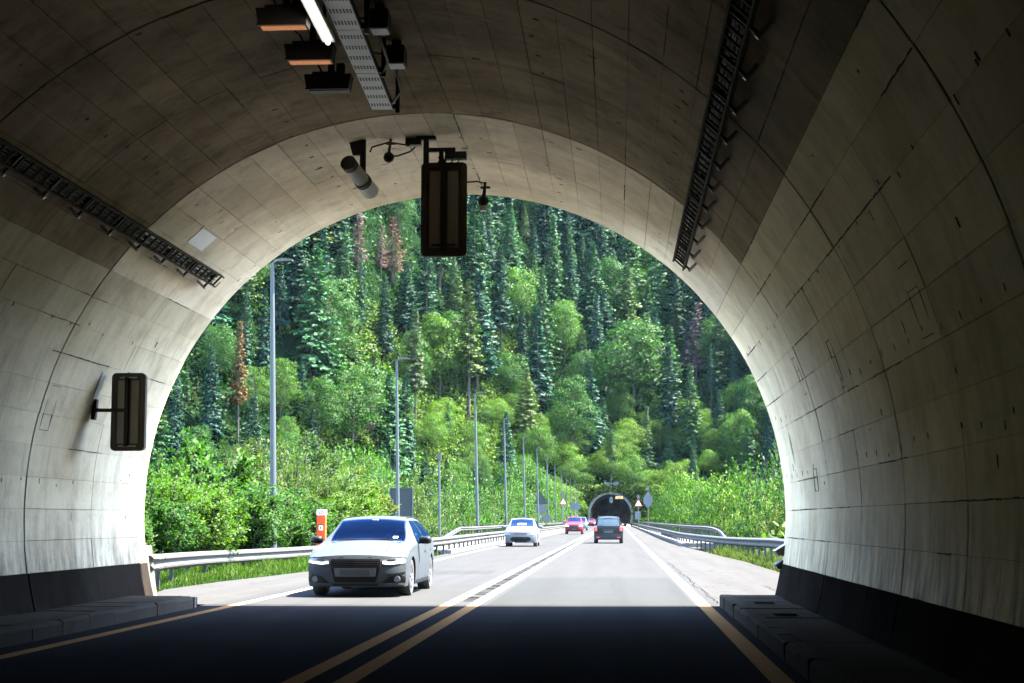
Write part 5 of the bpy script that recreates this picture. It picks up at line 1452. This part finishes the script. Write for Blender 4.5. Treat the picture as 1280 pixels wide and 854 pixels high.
for x, dpt, ty, wd, kind, col in NEAR:
    if x > 771:
        wd *= 1.35; dpt = max(dpt*1.3, (5.9+wd*.45)/(x-771)*2000)
    else:
        if dpt > 66: dpt = max(dpt, (8.9+wd*.45)/(771-x)*2000)
    if dpt > 335: continue
    q = at(x, ty, dpt); z = hz(q.x, dpt); h = q.z - z
    if kind == 's': ms = SHR[random.randrange(2)]; h0, w0 = 3.2, 3.0
    elif kind == 'm': ms = SHR[2]; h0, w0 = 3.2, 3.0
    else: ms = WIL[random.randrange(2)]; h0, w0 = 3.6, 3.0
    colr = {YG: 'yellow green', MG: 'fresh green', OL: 'olive', YE: 'yellow flecked', DGN: 'dark green'}[col]
    side = 'left' if x < 771 else 'right'
    if dpt < 68: where = f'behind the {side} guardrail'
    elif dpt < 140: where = f'in the valley {side} of the bridge'
    else: where = f'far off {side} of the bridge'
    if side == 'left' and dpt < 68: where += (', left of the nearest lamp' if x < 338 else ', right of the nearest lamp')
    lab = f'{colr} {KIND[kind]} {where}'
    if h > 5.5:
        ms = (BIGW if kind == 'w' else BIGS)[random.randrange(2)]; h0, w0 = 9.0, (7.5 if kind == 'w' else 8.0)
        if kind == 's' and random.random() < .4: ms = BUSHY[random.randrange(3)]; h0, w0 = 6.0, 6.5
    r = plant('shrub', ms, Vector((q.x, dpt, z)), h, h0, (wd/w0)/(h/h0), jit(col, .1), lab, 'shrub', None, None, ('stem', 'foliage'))
    order.setdefault(lab, []).append(r)
ORD = ['leftmost', 'second from left', 'third from left', 'fourth from left', 'fifth from left', 'sixth from left', 'seventh from left']
for lab, rs_ in order.items():
    if len(rs_) > 1:
        rs_.sort(key=lambda r: r.location.x/r.location.y)
        for i, r in enumerate(rs_): r['label'] = ('rightmost ' if i == len(rs_)-1 else ORD[i]+' ')+lab; r['group'] = lab+'s'

# undergrowth on the slopes: too many plants to count
def undergrowth(name, n, xr, yfun, leaf, cols, seed, per=9):
    rng = np.random.default_rng(seed); X = rng.uniform(*xr, n); Y = yfun(X, rng, n); Z = height(X, Y)
    ok = Z > -6.5; X, Y, Z = X[ok], Y[ok], Z[ok]; n = len(X)
    c = np.repeat(np.stack([X, Y, Z], 1), per, 0); N = len(c)
    hh = np.repeat(rng.uniform(.3, 1.5, n), per)
    c += np.stack([rng.normal(0, .55, N), rng.normal(0, .55, N), rng.uniform(.05, 1, N)*hh], 1)
    A = unit(rng.normal(size=(N, 3))+np.array([0, 0, .3])); nr = unit(rng.normal(size=(N, 3))*.6+np.array([0, -.3, 1.0])); B = unit(np.cross(A, nr))
    l = leaf*rng.uniform(.5, 1.4, N)
    o = obj(name, quads(name, c, A, B, l, l*.35, M['leaf'])); o.color = (*cols, 1)
    return tag(o, kind='stuff')
YfV = lambda X: 362-112*_ss((-X-8)/75)-45*_ss((X-14)/45)
def yh(X, rng, n):
    Y = YfV(X)+rng.uniform(-12, 165, n)
    bad = (np.abs(X+1.44) < 8) & (Y < PY+.5); return np.where(bad, PY+rng.uniform(2, 60, n), Y)
tag(undergrowth('undergrowth', 22000, (-125, 55), yh, .8, (.010,.028,.008), 91), 'low green undergrowth between the trees of the slope', 'undergrowth')
def yc(X, rng, n): return YfV(X)+rng.uniform(5, 75, n)
def ivy(n=5200):
    rng = np.random.default_rng(95); X = rng.uniform(-14, 11, n); Z = rng.uniform(-.2, 9.5, n)
    ok = np.hypot(X+1.44, Z-2.55) > 5.35; X, Z = X[ok], Z[ok]; n = len(X)
    C = np.stack([X, PY-.5-rng.random(n)*.9, Z], 1); A = unit(rng.normal(size=(n, 3))+np.array([0, -.3, -.2])); B = unit(np.cross(A, unit(rng.normal(size=(n, 3))*.5+np.array([0, -.6, .8]))))
    l = rng.uniform(.4, .9, n); o = obj('bank_creeper', quads('bank_creeper', C, A, B, l, l*.35, M['leaf'])); o.color = (.036,.058,.008,1)
    tag(o, 'green creeper covering the bank round the far tunnel mouth', 'creeper', None, 'stuff')
ivy()
tag(undergrowth('clearing_scrub', 9000, (-62, -22), yc, .6, (.048,.078,.011), 92), 'sunlit low scrub covering the clearing left of the bridge', 'scrub')
def yv(X, rng, n): return rng.uniform(40, 330, n)
tag(undergrowth('valley_scrub', 5000, (-48, -9.9), yv, .4, (.028,.048,.008), 93), 'low green scrub on the valley floor left of the road', 'scrub')
tag(undergrowth('valley_scrub', 3500, (5.6, 40), yv, .4, (.03,.05,.008), 94), 'low green scrub on the valley floor right of the road', 'scrub')

def grass(name, n, xf, yr_, hh, col, seed, lab):
    rng = np.random.default_rng(seed); Y = yr_[0]+(yr_[1]-yr_[0])*rng.random(n)**1.3; X = xf(Y, rng, n); Z = height(X, Y)
    C = np.stack([X, Y, Z-.02], 1); A = unit(np.stack([rng.normal(0, .35, n), rng.normal(0, .35, n), np.ones(n)], 1))
    B = unit(np.cross(A, rng.normal(size=(n, 3)))); patch = .7+.5*np.sin(X*1.3+Y*.7)*np.sin(Y*.9-X*.4)
    l = rng.uniform(.4, 1.2, n)*hh*patch
    o = obj(name, quads(name, C, A, B, l, np.full(n, .012), M['leaf'])); o.color = (*col, 1)
    tag(o, lab, 'grass', None, 'stuff')
grass('verge_grass', 42000, lambda Y, r, n: edge_l(Y)+.02-r.random(n)**1.6*3.2-.05*np.sin(Y*2.1), (27.2, 64), .34, (.034,.062,.008), 5, 'green grass on the verge below the left guardrail')
grass('verge_grass', 30000, lambda Y, r, n: edge_r(Y)-.02+r.random(n)**1.5*2.6+.05*np.sin(Y*1.7), (28, 86), .32, (.048,.06,.012), 6, 'dry grass and weeds on the verge below the right guardrail')

# summer haze over the valley
hm = bpy.data.materials.new('haze_air'); hm.use_nodes = True; hn = hm.node_tree.nodes; hn.clear()
pv = hn.new('ShaderNodeVolumePrincipled'); pv.inputs['Color'].default_value = (0.45, 0.75, 1.0, 1); pv.inputs['Density'].default_value = 0.00001; pv.inputs['Anisotropy'].default_value = 0.2
ho = hn.new('ShaderNodeOutputMaterial'); hm.node_tree.links.new(pv.outputs[0], ho.inputs['Volume'])
zmax = float(GZ.max()) + 40
tag(MB().box((-20, 435, (zmax-12)/2), (830, 1160, zmax+12)).build('haze', hm), kind='stuff')
